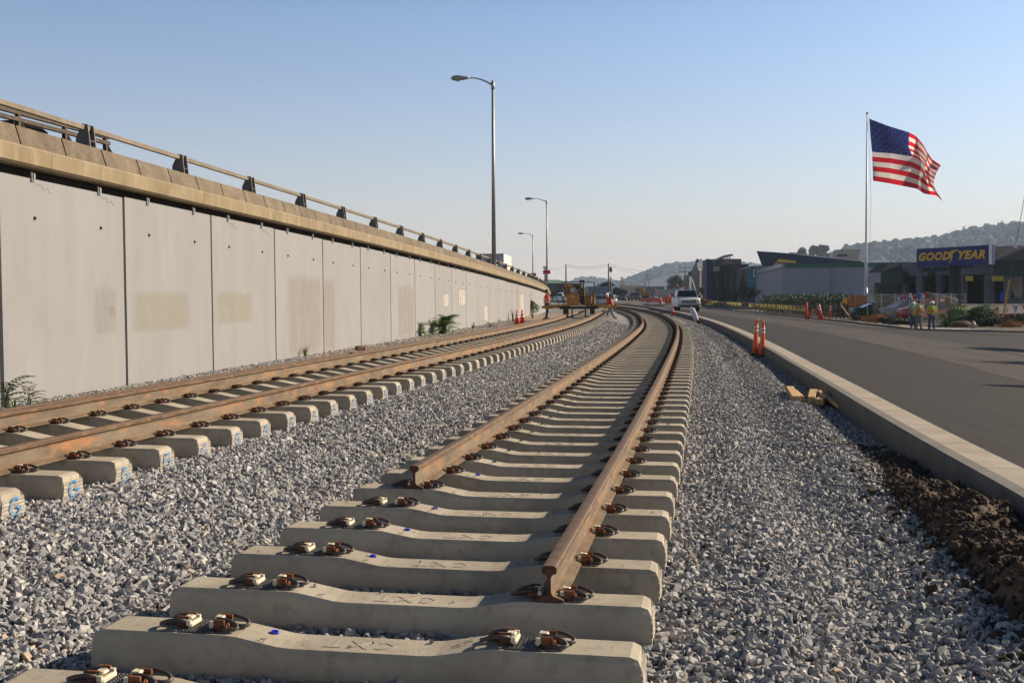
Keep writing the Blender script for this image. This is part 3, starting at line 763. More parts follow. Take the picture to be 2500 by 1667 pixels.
for i in range(nw):
    y0, y1 = bounds[i], bounds[i+1]; gap = .045 if i < 2 else .03 if i < 12 else .012
    a, b = wp(y0+gap), wp(y1-gap); c_, d_ = wp(y1-gap, -.15), wp(y0+gap, -.15)
    za, zb_ = float(ztop(y0)), float(ztop(y1))
    mb = MB(); n = 6; jog = rng.uniform(-.012, .012)
    vs = [(a.x, a.y, -.05), (b.x, b.y, -.05), (c_.x, c_.y, -.05), (d_.x, d_.y, -.05), (a.x, a.y, za+jog), (b.x, b.y, zb_+jog), (c_.x, c_.y, zb_+jog), (d_.x, d_.y, za+jog)]
    mb.add(vs, [(3, 2, 1, 0), (4, 5, 6, 7), (0, 1, 5, 4), (1, 2, 6, 5), (2, 3, 7, 6), (3, 0, 4, 7)])
    pn = mb.build('wall_panel', M['panel'], wall, world=True)
    for (u0, u1, z0, z1, mm_) in PATCH.get(i-1, []):
        if i >= 2 and mm_ == 'p_yel' and i == 2: pass
        mb = MB(); q = [wall_frame(y0, y1, u0, z0, .004), wall_frame(y0, y1, u1, z0, .004), wall_frame(y0, y1, u1, z1, .004), wall_frame(y0, y1, u0, z1, .004)]
        q = [v-wall.location for v in q]; mb.add(q, [(0, 1, 2, 3)])
        link('paint_patch', mb.mesh('paint_patch', M[mm_], fix=False), pn)
    if i == 1:
        mb = MB(); q = [wall_frame(y0, y1, .84, 1.42, .006), wall_frame(y0, y1, .90, 1.42, .006), wall_frame(y0, y1, .90, 1.58, .006), wall_frame(y0, y1, .84, 1.58, .006)]
        mb.add([v-wall.location for v in q], [(0, 1, 2, 3)]); link('paint_patch', mb.mesh('paint_patch', M['p_red'], fix=False), pn)
    if i < 22:
        for u in (.25, .78):   # anchor hole and hanging bracket
            zt = za+(zb_-za)*u
            mb = MB(); c = wall_frame(y0, y1, u, zt-.55, .002)-wall.location
            mb.lathe([(.03, -.004), (.03, .003), (.018, .004)], c, 10, Matrix.Rotation(R(90), 3, 'Y'))
            mb.box(c+Vector((.012, 0, 0)), (.02, .02, .03)); link('anchor_hole', mb.mesh('anchor_hole', M['hole']), pn)
            mb = MB(); c = wall_frame(y0, y1, u-.02, zt+.02, .01)-wall.location
            mb.box(c, (.02, .02, .13)); mb.box(c+Vector((0, .07, .01)), (.03, .05, .09)); mb.box(c+Vector((0, .04, -.055)), (.03, .10, .015))
            link('bracket', mb.mesh('bracket', M['steel']), pn)
    if i in (1, 3):      # cracks under brackets
        for u in (.25, .78):
            mb = MB(); pts = [wall_frame(y0, y1, u+.015*k+.01, za+(zb_-za)*u-.06-.03*math.sin(k*1.9)-.012*k, .001)-wall.location for k in range(9)]
            mb.tube(pts, .0028, n=4); link('crack', mb.mesh('crack', M['crack']), pn)

par = thing('highway_parapet', 'tan concrete highway parapet above the wall, with a metal rail on posts', 'parapet', (-3, 40, 3))
def prof_loft(off_z, y0, y1, n=4):
    rings = []
    for y in np.linspace(y0, y1, n):
        zt = float(ztop(y)); r_ = []
        for o, z in off_z:
            p = wp(y, o); r_.append((p.x, p.y, zt+z))
        rings.append(r_)
    mb = MB(); mb.loft(rings); return mb
F0, F1 = .135, .40
y = bounds[0]-.6
yy0 = y
while y < 168:
    y2 = walk(XW, y, PS*1.5)
    prof_loft([(-.8, F0+.05), (.10, F0), (.14, F0+.03), (.15, F1-.03), (.13, F1), (-.8, F1)], y+.004, y2-.004, 4).build('fascia', M['fascia'], par, world=True); y = y2
y = bounds[0]-.75; k = 0
while y < 160:
    y2 = walk(XW, y, PS/3)
    prof_loft([(-.45, F1+.002), (.125, F1+.002), (.045, F1+.265), (-.20, F1+.28), (-.45, F1+.28)], y+.018, y2-.018, 2).build('barrier_block', M['barrier'], par, world=True); y = y2; k += 1
prof_loft([(-.42, F1+.003), (.105, F1+.003), (.022, F1+.25), (-.42, F1+.26)], yy0, 165, 90).build('barrier_core', M['barrier'], par, world=True)
RZ = F1+.28
prof_loft([(-.19, RZ+.265), (-.12, RZ+.265), (-.11, RZ+.33), (-.185, RZ+.335)], yy0, 165, 110).build('hand_rail', M['railpaint'], par, world=True)
y = 14.66+.75*3.33-3*3.33*.97
k = 0
while y < 160:
    p, th = frame_at(XW, y); base = wp(y, -.16); zt = float(ztop(y))+RZ
    mb = MB()
    for d in (-.085, .085):
        poly = [(-.12, -.004), (.125, -.004), (.085, .345), (.0, .36), (-.11, .15)]
        mb.prism(poly, d-.012, d+.012, axis='y', c=(0, 0, 0))
    mb.box((.10, 0, .10), (.012, .17, .012)); mb.box((0, 0, .0), (.22, .22, .012)); mb.tube([(.02, -.1, .24), (.02, .1, .24)], .012, 6)
    o = mb.build('rail_post', M['postgrey'], par); o.location = Vector((base.x, base.y, zt))-par.location; o.rotation_euler = (math.atan(-.02), 0, -th)
    y = walk(XW, y, PS*.97); k += 1
# elevated carriageway behind the parapet (fill)
mb = MB(); rings = []
for y in np.linspace(6, 260, 60):
    yq = min(y, 165); a, b = wp(yq, -.45), wp(yq, -26); zt = float(ztop(min(y, 110)))
    dy = y-yq
    rings.append([(a.x-dy*.1, a.y+dy, -.3), (a.x-dy*.1, a.y+dy, zt-.15+.4), (b.x-dy*.1, b.y+dy, zt+.25), (b.x-dy*.1, b.y+dy, -.3)])
mb.loft(rings); tag(mb.build('elevated_road', M['asphalt']), kind='structure')

# ------------------------------------------------------------------ street lamps on the highway
def lamp(px, pytop, pybase, Y, label, armpx, r0=.11, arm_rise=.28):
    b = at(px, pybase, Y); t = at(px-2, pytop, Y); H = t.z-b.z
    th = thing('street_lamp', label, 'street lamp', b, 0, 'cobra head street lamps on the highway')
    mb = MB(); mb.tube([(0, 0, 0), (0, 0, H)], [r0, r0*.55], n=12); mb.tube([(0, 0, 0), (0, 0, .03)], r0*1.8, 8); mb.build('pole', M['steel'], th, True)
    ax = -armpx*Y/FPX; mb = MB()
    pts = [(0, 0, H-.25)]+[(ax*u, 0, H-.25+arm_rise*3.1*(u-.55*u*u)) for u in (.2, .4, .6, .8, 1)]
    mb.tube(pts, [.05, .045, .04, .036, .033, .03], n=8); mb.tube([(0, 0, H-.45), (0, 0, H-.1)], r0*.8, 10); mb.build('arm', M['steel'], th, True)
    z = pts[-1][2]; mb = MB(); L_ = .95
    rings = []
    for u, ww, hh in ((0, .04, .04), (.12, .09, .07), (.35, .16, .11), (.65, .19, .15), (.88, .13, .12), (1, .04, .04)):
        rings.append([(ax+.08-L_*u, math.cos(a)*ww, z+(-.05 if math.sin(a) < 0 else 0)*0+math.sin(a)*hh-.01*u) for a in [2*math.pi*k/12 for k in range(12)]])
    mb.loft(rings); hd = mb.build('lamp_head', M['steel'], th, True)
    mb = MB(); mb.lathe([(.02, -.14), (.10, -.11), (.14, -.03), (.13, 0)], (ax+.08-L_*.62, 0, z-.05), 12); link('lens', mb.mesh('lens', M['lens'], True), hd)
    return th
M['lens'] = mat('frosted_lens', (.55, .55, .52), rough=.2)
lamp(1206, 197, 648, 56.8, 'tallest nearest street lamp, standing on the parapet', 60, .115)
lamp(1335.5, 488, 712, 118, 'thin street lamp by the red sign at the end of the parapet', 33, .10)
lamp(1301, 572, 690, 178, 'farthest smallest street lamp beyond the parapet', 22, .10)

# ------------------------------------------------------------------ generic foliage
def leafquad(vs, fs, c, s, r2):
    a = Vector((r2.gauss(0, 1), r2.gauss(0, 1), r2.gauss(0, 1))).normalized(); b = a.cross(Vector((r2.gauss(0, 1), r2.gauss(0, 1), r2.gauss(0, 1)))).normalized()
    o = len(vs); l_ = s; w_ = s*.55
    vs += [c-a*l_, c+b*w_, c+a*l_, c-b*w_]; fs.append((o, o+1, o+2, o+3))
def crown(lobes, n, size, seed, shell=.5):
    r2 = random.Random(seed); mb = MB(); vs = []; fs = []
    tot = sum(l_[1]*l_[2]*l_[3] for l_ in lobes)
    for c, rx, ry, rz in lobes:
        k = int(n*rx*ry*rz/tot)
        for _ in range(k):
            d = Vector((r2.gauss(0, 1), r2.gauss(0, 1), r2.gauss(0, 1))).normalized()
            q = r2.random()**shell if r2.random() < .8 else r2.random()
            q *= 1+.12*math.sin(d.x*5+d.y*7+seed)+.1*math.sin(d.z*9+seed)
            leafquad(vs, fs, Vector(c)+Vector((d.x*rx*q, d.y*ry*q, d.z*rz*q)), size*r2.uniform(.6, 1.3), r2)
    mb.v = [tuple(v) for v in vs]; mb.f = fs; return mb
def tree(loc, H, W, label, leafm='leafd', n=2600, seed=1, trunk=.3, shape='round', name='tree', cat='tree', group=None, size=None):
    t = thing(name, label, cat, loc, 0, group); r2 = random.Random(seed); lobes = []
    if shape == 'round':
        for _ in range(9):
            a = r2.uniform(0, 6.28); q = r2.uniform(.1, .62)*W/2
            zc = r2.uniform(trunk+.12, .80)*H; s = r2.uniform(.30, .46)
            lobes.append(((math.cos(a)*q, math.sin(a)*q, zc), W*s*.6, W*s*.6, min(W*s*.5, H*.28)))
        lobes.append(((0, 0, H*.78), W*.28, W*.28, H*.2))
    elif shape == 'cone':
        for k in range(9):
            u = k/8; lobes.append(((r2.uniform(-.06, .06)*W, 0, H*(trunk+(1-trunk)*u*.93)), W*.5*(1-u*.85), W*.5*(1-u*.85), H*.1))
    elif shape == 'bush':
        for _ in range(8):
            a = r2.uniform(0, 6.28); q = r2.uniform(0, .6)*W/2; s = r2.uniform(.25, .42)
            lobes.append(((math.cos(a)*q, math.sin(a)*q, r2.uniform(.3, .7)*H), W*s*.7, W*s*.7, H*s*.8))
    elif shape == 'flat':
        for _ in range(8):
            a = r2.uniform(0, 6.28); q = r2.uniform(.1, .7)*W/2
            lobes.append(((math.cos(a)*q, math.sin(a)*q, r2.uniform(.62, .88)*H), W*.22, W*.22, H*.14))
    mb = MB(); mb.tube([(0, 0, -.2), (r2.uniform(-.03, .03)*W, 0, H*.35), (0, 0, H*.75)], [W*.045, W*.03, W*.01], n=7)
    for l_ in lobes[:6]:
        c = l_[0]; mb.tube([(0, 0, H*.3), (c[0]*.5, c[1]*.5, (H*.3+c[2])*.52), c], [W*.02, W*.014, W*.005], n=5)
    mb.build('trunk', M['bark'], t)
    crown(lobes, n, size or W*.035, seed).build('crown', M[leafm], t, fix=False)
    return t
# ailanthus-like plants by the wall
def frond_plant(loc, H, W, n, label, seed, lm='leaf', name='leafy_plant', group=None):
    t = thing(name, label, 'plant', loc, 0, group); r2 = random.Random(seed); st = MB(); lf = MB(); vs = []; fs = []
    for k in range(n):
        a = r2.uniform(0, 6.28); up = r2.uniform(.25, 1.0); L_ = r2.uniform(.6, 1)*H*.75
        base = Vector((r2.uniform(-.15, .15)*W, r2.uniform(-.1, .1)*W, 0)); root = base+Vector((0, 0, up*H*.5))
        pts = [root]; d = Vector((math.cos(a)*.9, math.sin(a)*.9, up*1.1)).normalized()
        for q in range(7):
            pts.append(pts[-1]+d*L_/7); d = (d+Vector((0, 0, -.17))).normalized()
        st.tube([base, root], .012*H, 5); st.tube(pts, [.008*H*(1-q/9) for q in range(8)], n=4)
        for q in range(1, 8):
            p = pts[q]; dd = (pts[q]-pts[q-1]).normalized(); sd_ = dd.cross(Vector((0, 0, 1))).normalized()
            for s_ in (-1, 1):
                ll = L_*.26*(1-.05*q); e = p+sd_*s_*ll+dd*ll*.4+Vector((0, 0, -ll*.35)); wv = dd*ll*.20
                mid = p+(e-p)*.4; o = len(vs); vs += [p, mid+wv, e, mid-wv]; fs.append((o, o+1, o+2, o+3))
    lf.v = [tuple(v) for v in vs]; lf.f = fs
    st.build('stem', M['leaf2'], t); lf.build('foliage', M[lm], t, fix=False); return t
p = G(1081, 816, Z1); frond_plant(p, 1.0, .9, 60, 'larger bright green fern-like plant growing at the foot of the wall', 3)
p = G(1024, 822, Z1); frond_plant(p, .72, .5, 36, 'smaller green plant just left of the big one at the wall foot', 8)
p = G(1197, 800, Z1); frond_plant(p, .55, .25, 7, 'thin upright weed by the white painted patch low on the wall', 12)
p = at(22, 985, 14.3); p.z = Z1; frond_plant(p, .62, .5, 10, 'green weed in the first gap of the wall at the left edge', 21, 'leaf2')
p = at(62, 985, 14.6); p.z = Z1; frond_plant(p, .42, .5, 9, 'small feathery weed under the first wall panel', 22, 'leaf2')
def weed(loc, H, seed, label, W=.3, n=26):
    r2 = random.Random(seed); mb = MB()
    for _ in range(n):
        a = r2.uniform(0, 6.28); l_ = r2.uniform(.4, 1)*H; q = r2.uniform(.1, .5)*W
        mb.tube([(r2.uniform(-.05, .05), r2.uniform(-.05, .05), 0), (math.cos(a)*q*.4, math.sin(a)*q*.4, l_*.6), (math.cos(a)*q, math.sin(a)*q, l_)], [.006, .005, .002], n=3)
    o = mb.build('dry_weed', M['grass']); o.location = loc; tag(o, label, 'weed', 'dry weeds along the wall foot')
for px, py, H, lb in ((745, 872, .3, 'dry weed under the pink patched panel at the wall foot'), (860, 846, .5, 'dry weed at the wall foot left of the joint before the pink panel'), (935, 833, .4, 'dry weed between the pink patch and the small green plant'), (1155, 803, .35, 'dry weed right of the big fern-like plant'), (1252, 786, .8, 'tall dry weed left of the two cones'), (1300, 778, .5, 'dry weed beyond the two cones')):
    weed(G(px, py, Z1), H, int(px), lb)
tree(G(1321, 775, Z1)+Vector((-.6, 6, 0)), 1.3, 1.8, 'grey green bush at the far wall foot behind the orange vested worker', 'leaf2', 900, 31, 0, 'bush', 'bush', 'bush', size=.06)

# ------------------------------------------------------------------ small things round the tracks
def cone(loc, H, label, group):
    t = thing('traffic_cone', label, 'traffic cone', loc, rng.uniform(0, 1), group)
    mb = MB(); mb.bbox((0, 0, .02), (.36, .36, .04), .01); mb.build('base', M['black'], t)
    mb = MB(); mb.lathe([(.135, .04), (.03, H-.02), (.022, H)], n=16); mb.build('cone_body', M['orangered'], t, True)
    for a, b in ((.44, .60), (.70, .80)):
        ra = .138-(.108)*a; rb = .138-.108*b; mb = MB(); mb.lathe([(ra, H*a), (rb, H*b)], n=16); mb.build('reflective_band', M['reflect'], t, True)
cone(G(1262, 794, Z1), .72, 'left one of two weathered orange cones by the wall', 'cones by the wall')
cone(G(1275, 793, Z1), .74, 'right one of two weathered orange cones by the wall', 'cones by the wall')
cone(G(1643, 772, .0), .72, 'orange and white cone on the gravel in front of the pickup', None)
def post_sleeve(loc, H, rz, tilt, label):
    t = thing('delineator_post', label, 'delineator', loc, rz, 'twin orange delineator posts'); t.rotation_euler = (0, tilt, rz)
    mb = MB(); mb.lathe([(.075, 0), (.07, .35*H), (.055, .60*H), (.045, .86*H), (.03, .88*H)], n=16); mb.build('post_body', M['orange'], t, True)
    mb = MB(); mb.lathe([(.03, .88*H), (.02, .93*H), (.035, .95*H), (.035, .98*H), (.02, H)], n=12); mb.tube([(.0, 0, .97*H), (.07, 0, 1.0*H), (.08, 0, .95*H)], .012, 6); mb.build('handle', M['orange'], t, True)
    for a, b in ((.66, .71), (.76, .81)):
        mb = MB(); mb.lathe([(.0575, a*H), (.0545, b*H)], n=16); mb.build('reflective_band', M['reflect'], t, True)
    mb = MB(); mb.lathe([(.19, 0), (.19, .03), (.11, .05), (.08, .06)], n=12); mb.build('base', M['black'], t)
c = G(1850, 868, 0); post_sleeve(c+Vector((-.07, .05, 0)), 1.0, 0, R(3), 'left post of the two orange delineators standing against the near kerb')
c = G(1857, 872, 0); post_sleeve(c+Vector((.03, -.02, 0)), .97, 2.6, R(-2), 'right post of the two orange delineators, hooked handle on top')
def block(px, py, dims, rz, tilt, label, z=0, mt='wood'):
    mb = MB(); mb.bbox((0, 0, dims[2]/2), dims, .004); o = mb.build('timber_block', M[mt]); o.location = G(px, py, z); o.rotation_euler = (tilt[0], tilt[1], rz)
    tag(o, label, 'timber block', 'timber offcuts dumped by the kerb')
def beamblock(n_, f_, w_, h_, label, z=0, mt='wood', z1=None):
    a = G(n_[0], n_[1], z); b = G(f_[0], f_[1], (z if z1 is None else z1)+h_); b.z -= h_
    d = b-a; L_ = d.length; y_ = d.normalized(); x_ = Vector((y_.y, -y_.x, 0)).normalized(); z_ = x_.cross(y_)
    mb = MB(); mb.bbox((0, L_/2, h_/2), (w_, L_, h_), .004); o = mb.build('timber_block', M[mt]); o.matrix_world = Matrix.Translation(a) @ Matrix((x_, y_, z_)).transposed().to_4x4()
    tag(o, label, 'timber block', 'timber offcuts dumped by the kerb')
beamblock((1944, 986), (1928, 942), .12, .12, 'long squared timber, leftmost of the pile by the kerb', z=.02, z1=.06)
beamblock((1958, 982), (1941, 951), .07, .10, 'thin timber tucked behind the leftmost one', z=.0, z1=.02)
beamblock((1981, 989), (1986, 949), .11, .13, 'squared timber with a dark end, middle of the pile', z=.02, z1=.08)
beamblock((1996, 993), (2012, 959), .06, .12, 'split timber right of the middle one', z=.02, z1=.03)
beamblock((2006, 990), (2022, 962), .05, .10, 'short split timber beside the thin plank', z=.05, z1=.05)
beamblock((2052, 997), (2000, 952), .08, .05, 'thin plank slanting toward the camera, rightmost of the timber pile', z=.05, z1=.16)
beamblock((1962, 996), (2002, 990), .10, .06, 'short dark board lying under the timber pile', mt='oldwood')
o = MB().bbox((0, 0, .05), (.20, .11, .09), .02, rotz(.6)).build('brick', mat('old_brick', (.13, .09, .06), (.22, .15, .10), scale=12, rough=.95, bump=.6)); o.location = at(714, 880, 21.0)
p_, _t = frame_at(X1, 20.6); o.location = (float(X1(20.6))-RG*.985+.0, 20.74, Z1+.206+.205+.012); tag(o, 'brown brick left lying on the far rail of the left track', 'brick')
# leaning white pipe bend
t = thing('pipe_bend', 'white bent plastic pipe with a dark end leaning beside the kerb', 'pipe', G(1701, 790, 0), 0)
mb = MB(); mb.tube([(.05, 0, .02), (-.03, 0, .22), (-.12, 0, .5), (-.25, .02, .78), (-.38, .04, .92)], [.10, .13, .15, .14, .08], n=12); mb.build('pipe_wall', M['whitecloth'], t, True)
mb = MB(); mb.tube([(.13, 0, -.03), (.04, 0, .10), (-.0, 0, .2)], [.12, .125, .125], n=12); mb.build('dark_socket', M['black'], t, True)
o = MB().bbox((0, 0, .09), (.42, .2, .2), .02).build('orange_box', M['orangered']); o.location = G(1712, 788, 0); tag(o, 'small red orange box tucked against the kerb by the white pipe', 'box')
# soil heap along the kerb
mb = MB(); ny, nx = 90, 26; r2 = random.Random(9)
from mathutils import noise as mnoise
for i in range(ny):
    y = 3.2+i*(12.2-3.2)/(ny-1)
    for j in range(nx):
        u = j/(nx-1); w_ = .72*(1-.75*smooth((y-8.2)/3.6)); x = float(XK(y))-.03-w_*u
        h = .20*math.sin(math.pi*min(1, (1-u)*1.0))**.8*(.55+.45*(1-smooth((y-7)/3.3)))+.15*(1-u)*(1-smooth((y-8.5)/2))
        h *= (.75+.6*mnoise.noise(Vector((x*2.1, y*1.1, 0))))
        h += .05*mnoise.noise(Vector((x*7, y*7, 1)))+.025*mnoise.noise(Vector((x*22, y*22, 2)))
        mb.v.append((x, y, float(zg(x, y))-.012+h*float(smooth((1-u)*4))*float(smooth((12.2-y)/1.5))))
mb.f = [(i*nx+j, i*nx+j+1, (i+1)*nx+j+1, (i+1)*nx+j) for i in range(ny-1) for j in range(nx-1)]
soil = mb.build('soil_heap', M['soil'], fix=False); tag(soil, 'dark brown soil heap dumped against the near kerb', 'soil', kind='stuff')
SOILV = np.array([v for v in mb.v])
# clods
cl = bpy.data.collections.new('clod_shapes')
for i in range(4):
    r3 = random.Random(200+i); bm = bmesh.new()
    bmesh.ops.create_icosphere(bm, subdivisions=2, radius=1)
    for v in bm.verts: v.co *= .75+.5*mnoise.noise(v.co*1.7+Vector((i*5, 0, 0)))+.12*mnoise.noise(v.co*5)
    me = bpy.data.meshes.new('clod'); bm.to_mesh(me); bm.free(); me.materials.append(M['soil'])
    cl.objects.link(bpy.data.objects.new('clod', me))
idx = np.random.randint(0, len(SOILV), 9000); pp = SOILV[idx]+np.random.normal(0, .03, (9000, 3))*[1, 1, .25]+[-.02, 0, 0]; far_ = np.random.rand(9000) < .25; pp[far_, 0] -= np.abs(np.random.normal(0, .14, far_.sum())); pp[far_, 2] = zg(pp[far_, 0], pp[far_, 1])+.02
s_ = np.random.exponential(.010, 9000)+.006; s_ = np.clip(s_, .004, .05)
scatter('soil_crumbs', pp, s_, np.random.uniform(0, 6.28, (9000, 3)), cl, 'brown crumbs of soil spilling off the heap')
for px, py, s, lb in ((2235, 1245, .085, 'largest brown clod, wide and low on the soil heap'), (2225, 1195, .06, 'tall brown clod standing above the largest one'), (2345, 1290, .045, 'small round clod right of the largest one'), (2305, 1300, .04, 'small clod at the gravel edge of the soil heap')):
    o = link('soil_clod', cl.objects[int(px) % 4].data); o.location = G(px, py, .06); o.scale = (s*1.3, s, s*.85); o.rotation_euler = (0, 0, px); tag(o, lb, 'clod', 'clods on the soil heap')
# fallen leaves
M['deadleaf'] = mat('dead_leaf', (.30, .06, .02), (.40, .12, .03), scale=9, rough=.8)
for i, (px, py) in enumerate(((2213, 1452), (1915, 990), (1895, 918), (1560, 1655), (1890, 1300))):
    mb = MB(); mb.add([(-.02, 0, .0), (0, .012, .008), (.024, 0, .002), (0, -.014, .006), (.01, .0, -.002)], [(0, 1, 4), (1, 2, 4), (2, 3, 4), (3, 0, 4)])
    o = mb.build('dead_leaf', M['deadleaf'], fix=False); o.location = G(px, py, .05); tag(o, 'small red brown dead leaf lying on the grey ballast', 'leaf', 'dead leaves on the ballast')
# debris strip by the wall
mb = MB(); ys = np.linspace(10, 80, 90)
for y in ys:
    a = float(XW(y))+.03; b = float(X1(y))-1.55
    for u in (0, .33, .66, 1):
        x = a+(b-a)*u; mb.v.append((x, y, Z1+.012+.03*mnoise.noise(Vector((x*2, y*2, 0)))))
mb.f = [(i*4+j, i*4+j+1, (i+1)*4+j+1, (i+1)*4+j) for i in range(len(ys)-1) for j in range(3)]
tag(mb.build('dirt_strip', mat('dusty_dirt', (.20, .13, .085), (.33, .23, .16), scale=2.5, rough=.95, bump=.8, bscale=30, c3=(.42, .36, .30), s3=12, m3=.6), fix=False), kind='structure')

# ------------------------------------------------------------------ people
def capsule(mb, a, b, ra, rb, n=10):
    a, b = Vector(a), Vector(b); d = (b-a)
    L_ = max(d.length, 1e-5); d = d/L_
    pts = []; rs = []
    for k in (-1, -.7, -.35): pts.append(a+d*ra*k); rs.append(ra*math.sqrt(max(.02, 1-k*k)))
    pts.append(a); rs.append(ra); pts.append(b); rs.append(rb)
    for k in (.35, .7, 1): pts.append(b+d*rb*k); rs.append(rb*math.sqrt(max(.02, 1-k*k)))
    mb.tube(pts, rs, n)
def remesh(mb, name, m_, vox=.013):
    me = mb.mesh('tmp', None)
    return evalmesh(me, [('REMESH', dict(mode='VOXEL', voxel_size=vox)), ('SMOOTH', dict(factor=.5, iterations=2))], name, m_)
def person(label, loc, rz, J, shirt, legs, vest=None, hat=None, skin='skin', shortsleeve=False, stripes='reflect', group=None, sc_=1.0, vestx=None):
    # J: joints in metres, local: +y is where the person faces, z up
    D = dict(pel=(0, 0, .93), chest=(0, 0, 1.30), neck=(0, 0, 1.47), head=(0, .01, 1.63), shL=(-.19, 0, 1.41), shR=(.19, 0, 1.41),
             elL=(-.25, -.02, 1.13), elR=(.25, -.02, 1.13), haL=(-.24, .08, .88), haR=(.24, .08, .88), hpL=(-.09, 0, .90), hpR=(.09, 0, .90),
             knL=(-.10, .02, .49), knR=(.10, .02, .49), anL=(-.10, -.02, .09), anR=(.10, -.02, .09), toL=(-.13, .16, .04), toR=(.13, .16, .04))
    D.update(J); D = {k: Vector(v)*sc_ for k, v in D.items()}
    t = thing('person', label, 'person', loc, rz, group)
    b = MB()
    capsule(b, D['pel'], D['chest'], .125, .135); capsule(b, D['hpL'], D['hpR'], .115, .115)
    capsule(b, D['chest'], D['neck'], .125, .06); capsule(b, D['shL'], D['shR'], .065, .065); capsule(b, D['neck'], D['head'], .055, .06)
    hd = D['head']; capsule(b, hd+Vector((0, -.01, .03)), hd+Vector((0, .0, -.01)), .088, .082); capsule(b, hd+Vector((0, .03, -.05)), hd+Vector((0, .035, -.075)), .055, .05)
    capsule(b, hd+Vector((0, .088, -.0)), hd+Vector((0, .10, -.03)), .012, .017)       # nose
    for s_ in (-1, 1):
        capsule(b, hd+Vector((s_*.085, 0, .01)), hd+Vector((s_*.088, -.01, -.03)), .017, .014)     # ears
    for s_ in 'LR':
        capsule(b, D['sh'+s_], D['el'+s_], .052, .042); capsule(b, D['el'+s_], D['ha'+s_], .042, .028)
        capsule(b, D['hp'+s_], D['kn'+s_], .085, .058); capsule(b, D['kn'+s_], D['an'+s_], .058, .042); capsule(b, D['an'+s_]+Vector((0, 0, -.03)), D['to'+s_], .045, .035)
        fdir = (D['ha'+s_]-D['el'+s_]).normalized(); sx = -1 if s_ == 'L' else 1
        side = Vector((0, 1, 0)) if abs(fdir.y) < .8 else Vector((0, 0, 1)); side = (side-fdir*side.dot(fdir)).normalized(); inn = fdir.cross(side)*sx
        pm = D['ha'+s_]; capsule(b, pm, pm+fdir*.07, .030, .034)
        for k, fl in enumerate((.07, .08, .075, .06)):
            r0 = pm+fdir*.09+side*(-.030+.02*k); m1 = r0+fdir*fl*.5; capsule(b, r0, m1, .0105, .0095, 6); capsule(b, m1, m1+(fdir*.6-inn*.8)*fl*.5, .0095, .008, 6)
        capsule(b, pm+fdir*.03+side*.035, pm+fdir*.075+side*.065, .013, .010, 6)
    link('body', remesh(b, 'body', M[skin]), t)
    c = MB()
    capsule(c, D['pel']+Vector((0, 0, .02)), D['chest'], .142, .150); capsule(c, D['chest'], D['neck']+Vector((0, 0, -.04)), .142, .075); capsule(c, D['shL'], D['shR'], .078, .078)
    for s_ in 'LR':
        capsule(c, D['sh'+s_], D['el'+s_], .068, .056)
        if not shortsleeve: capsule(c, D['el'+s_], D['el'+s_].lerp(D['ha'+s_], .92), .056, .040)
    link('shirt', remesh(c, 'shirt', M[shirt]), t)
    c = MB(); capsule(c, D['hpL'], D['hpR'], .135, .135); capsule(c, D['pel']+Vector((0, 0, -.03)), D['pel']+Vector((0, 0, .07)), .14, .137)
    for s_ in 'LR':
        capsule(c, D['hp'+s_], D['kn'+s_], .103, .076); capsule(c, D['kn'+s_], D['kn'+s_].lerp(D['an'+s_], .93), .076, .066)
    link('trousers', remesh(c, 'trousers', M[legs]), t)
    for s_ in 'LR':
        c = MB(); capsule(c, D['an'+s_]+Vector((0, -.015, -.015)), D['to'+s_]+Vector((0, 0, .01)), .058, .045); capsule(c, D['an'+s_]+Vector((0, 0, .08)), D['an'+s_], .06, .058)
        link('boot', remesh(c, 'boot', M['boot']), t)
    if vest:
        c = MB(); capsule(c, D['pel']+Vector((0, 0, .05)), D['chest'], .158, .166); capsule(c, D['chest'], D['chest'].lerp(D['neck'], .62), .160, .10); capsule(c, D['shL']*.75+D['shR']*.25, D['shR']*.75+D['shL']*.25, .085, .085)
        v = link('vest', remesh(c, 'vest', M[vest]), t)
        ax = (D['chest']-D['pel']).normalized()
        q = ax.to_track_quat('Z', 'Y').to_matrix()
        for u in (.28, .72):
            cc = D['pel'].lerp(D['chest'], u); rr_ = .158+.012*u; mb = MB(); mb.lathe([(rr_-.006, -.026), (rr_+.003, -.026), (rr_+.003, .026), (rr_-.006, .026)], cc, 20, q)
            link('stripe', mb.mesh('stripe', M[stripes], True), v)
        for s_ in (-1, 1):
            for f_ in (-1, 1):
                mb = MB(); a_ = D['pel']+Vector((s_*.085, f_*.137, .08)); b_ = D['chest']+Vector((s_*.085, f_*.142, .03)); mb.tube([a_, b_], .026, 6); link('stripe', mb.mesh('stripe', M[stripes], True), v)
    hh = D['head']+Vector((0, -.005, .035))
    if hat:
        c = MB(); c.lathe([(.128, 0), (.118, .03), (.10, .075), (.06, .108), (.0, .118)], hh, 18); c.lathe([(.12, -.006), (.160, -.012), (.160, -.002), (.12, .008)], hh+Vector((0, .02, 0)), 18)
        c.box(hh+Vector((0, 0, .112)), (.02, .2, .02)); link('helmet', c.mesh('helmet', M[hat], True), t)
    else:
        c = MB(); c.lathe([(.094, -.03), (.100, .02), (.085, .065), (.045, .095), (.0, .10)], hh+Vector((0, -.012, 0)), 16); link('hair', c.mesh('hair', M['hair'], True), t)
    return t
w1 = G(1335, 780, Z1)
person('worker in orange vest and blue jeans standing by the end of the wall', w1, R(-75), dict(elR=(.24, .05, 1.13), haR=(.18, .20, .95), knL=(-.12, .06, .49), toL=(-.16, .2, .04), anR=(.12, -.06, .09)), 'vest', 'jeans', 'vest', 'grease', shortsleeve=True, sc_=.97)
w2 = G(1492, 784, .08)
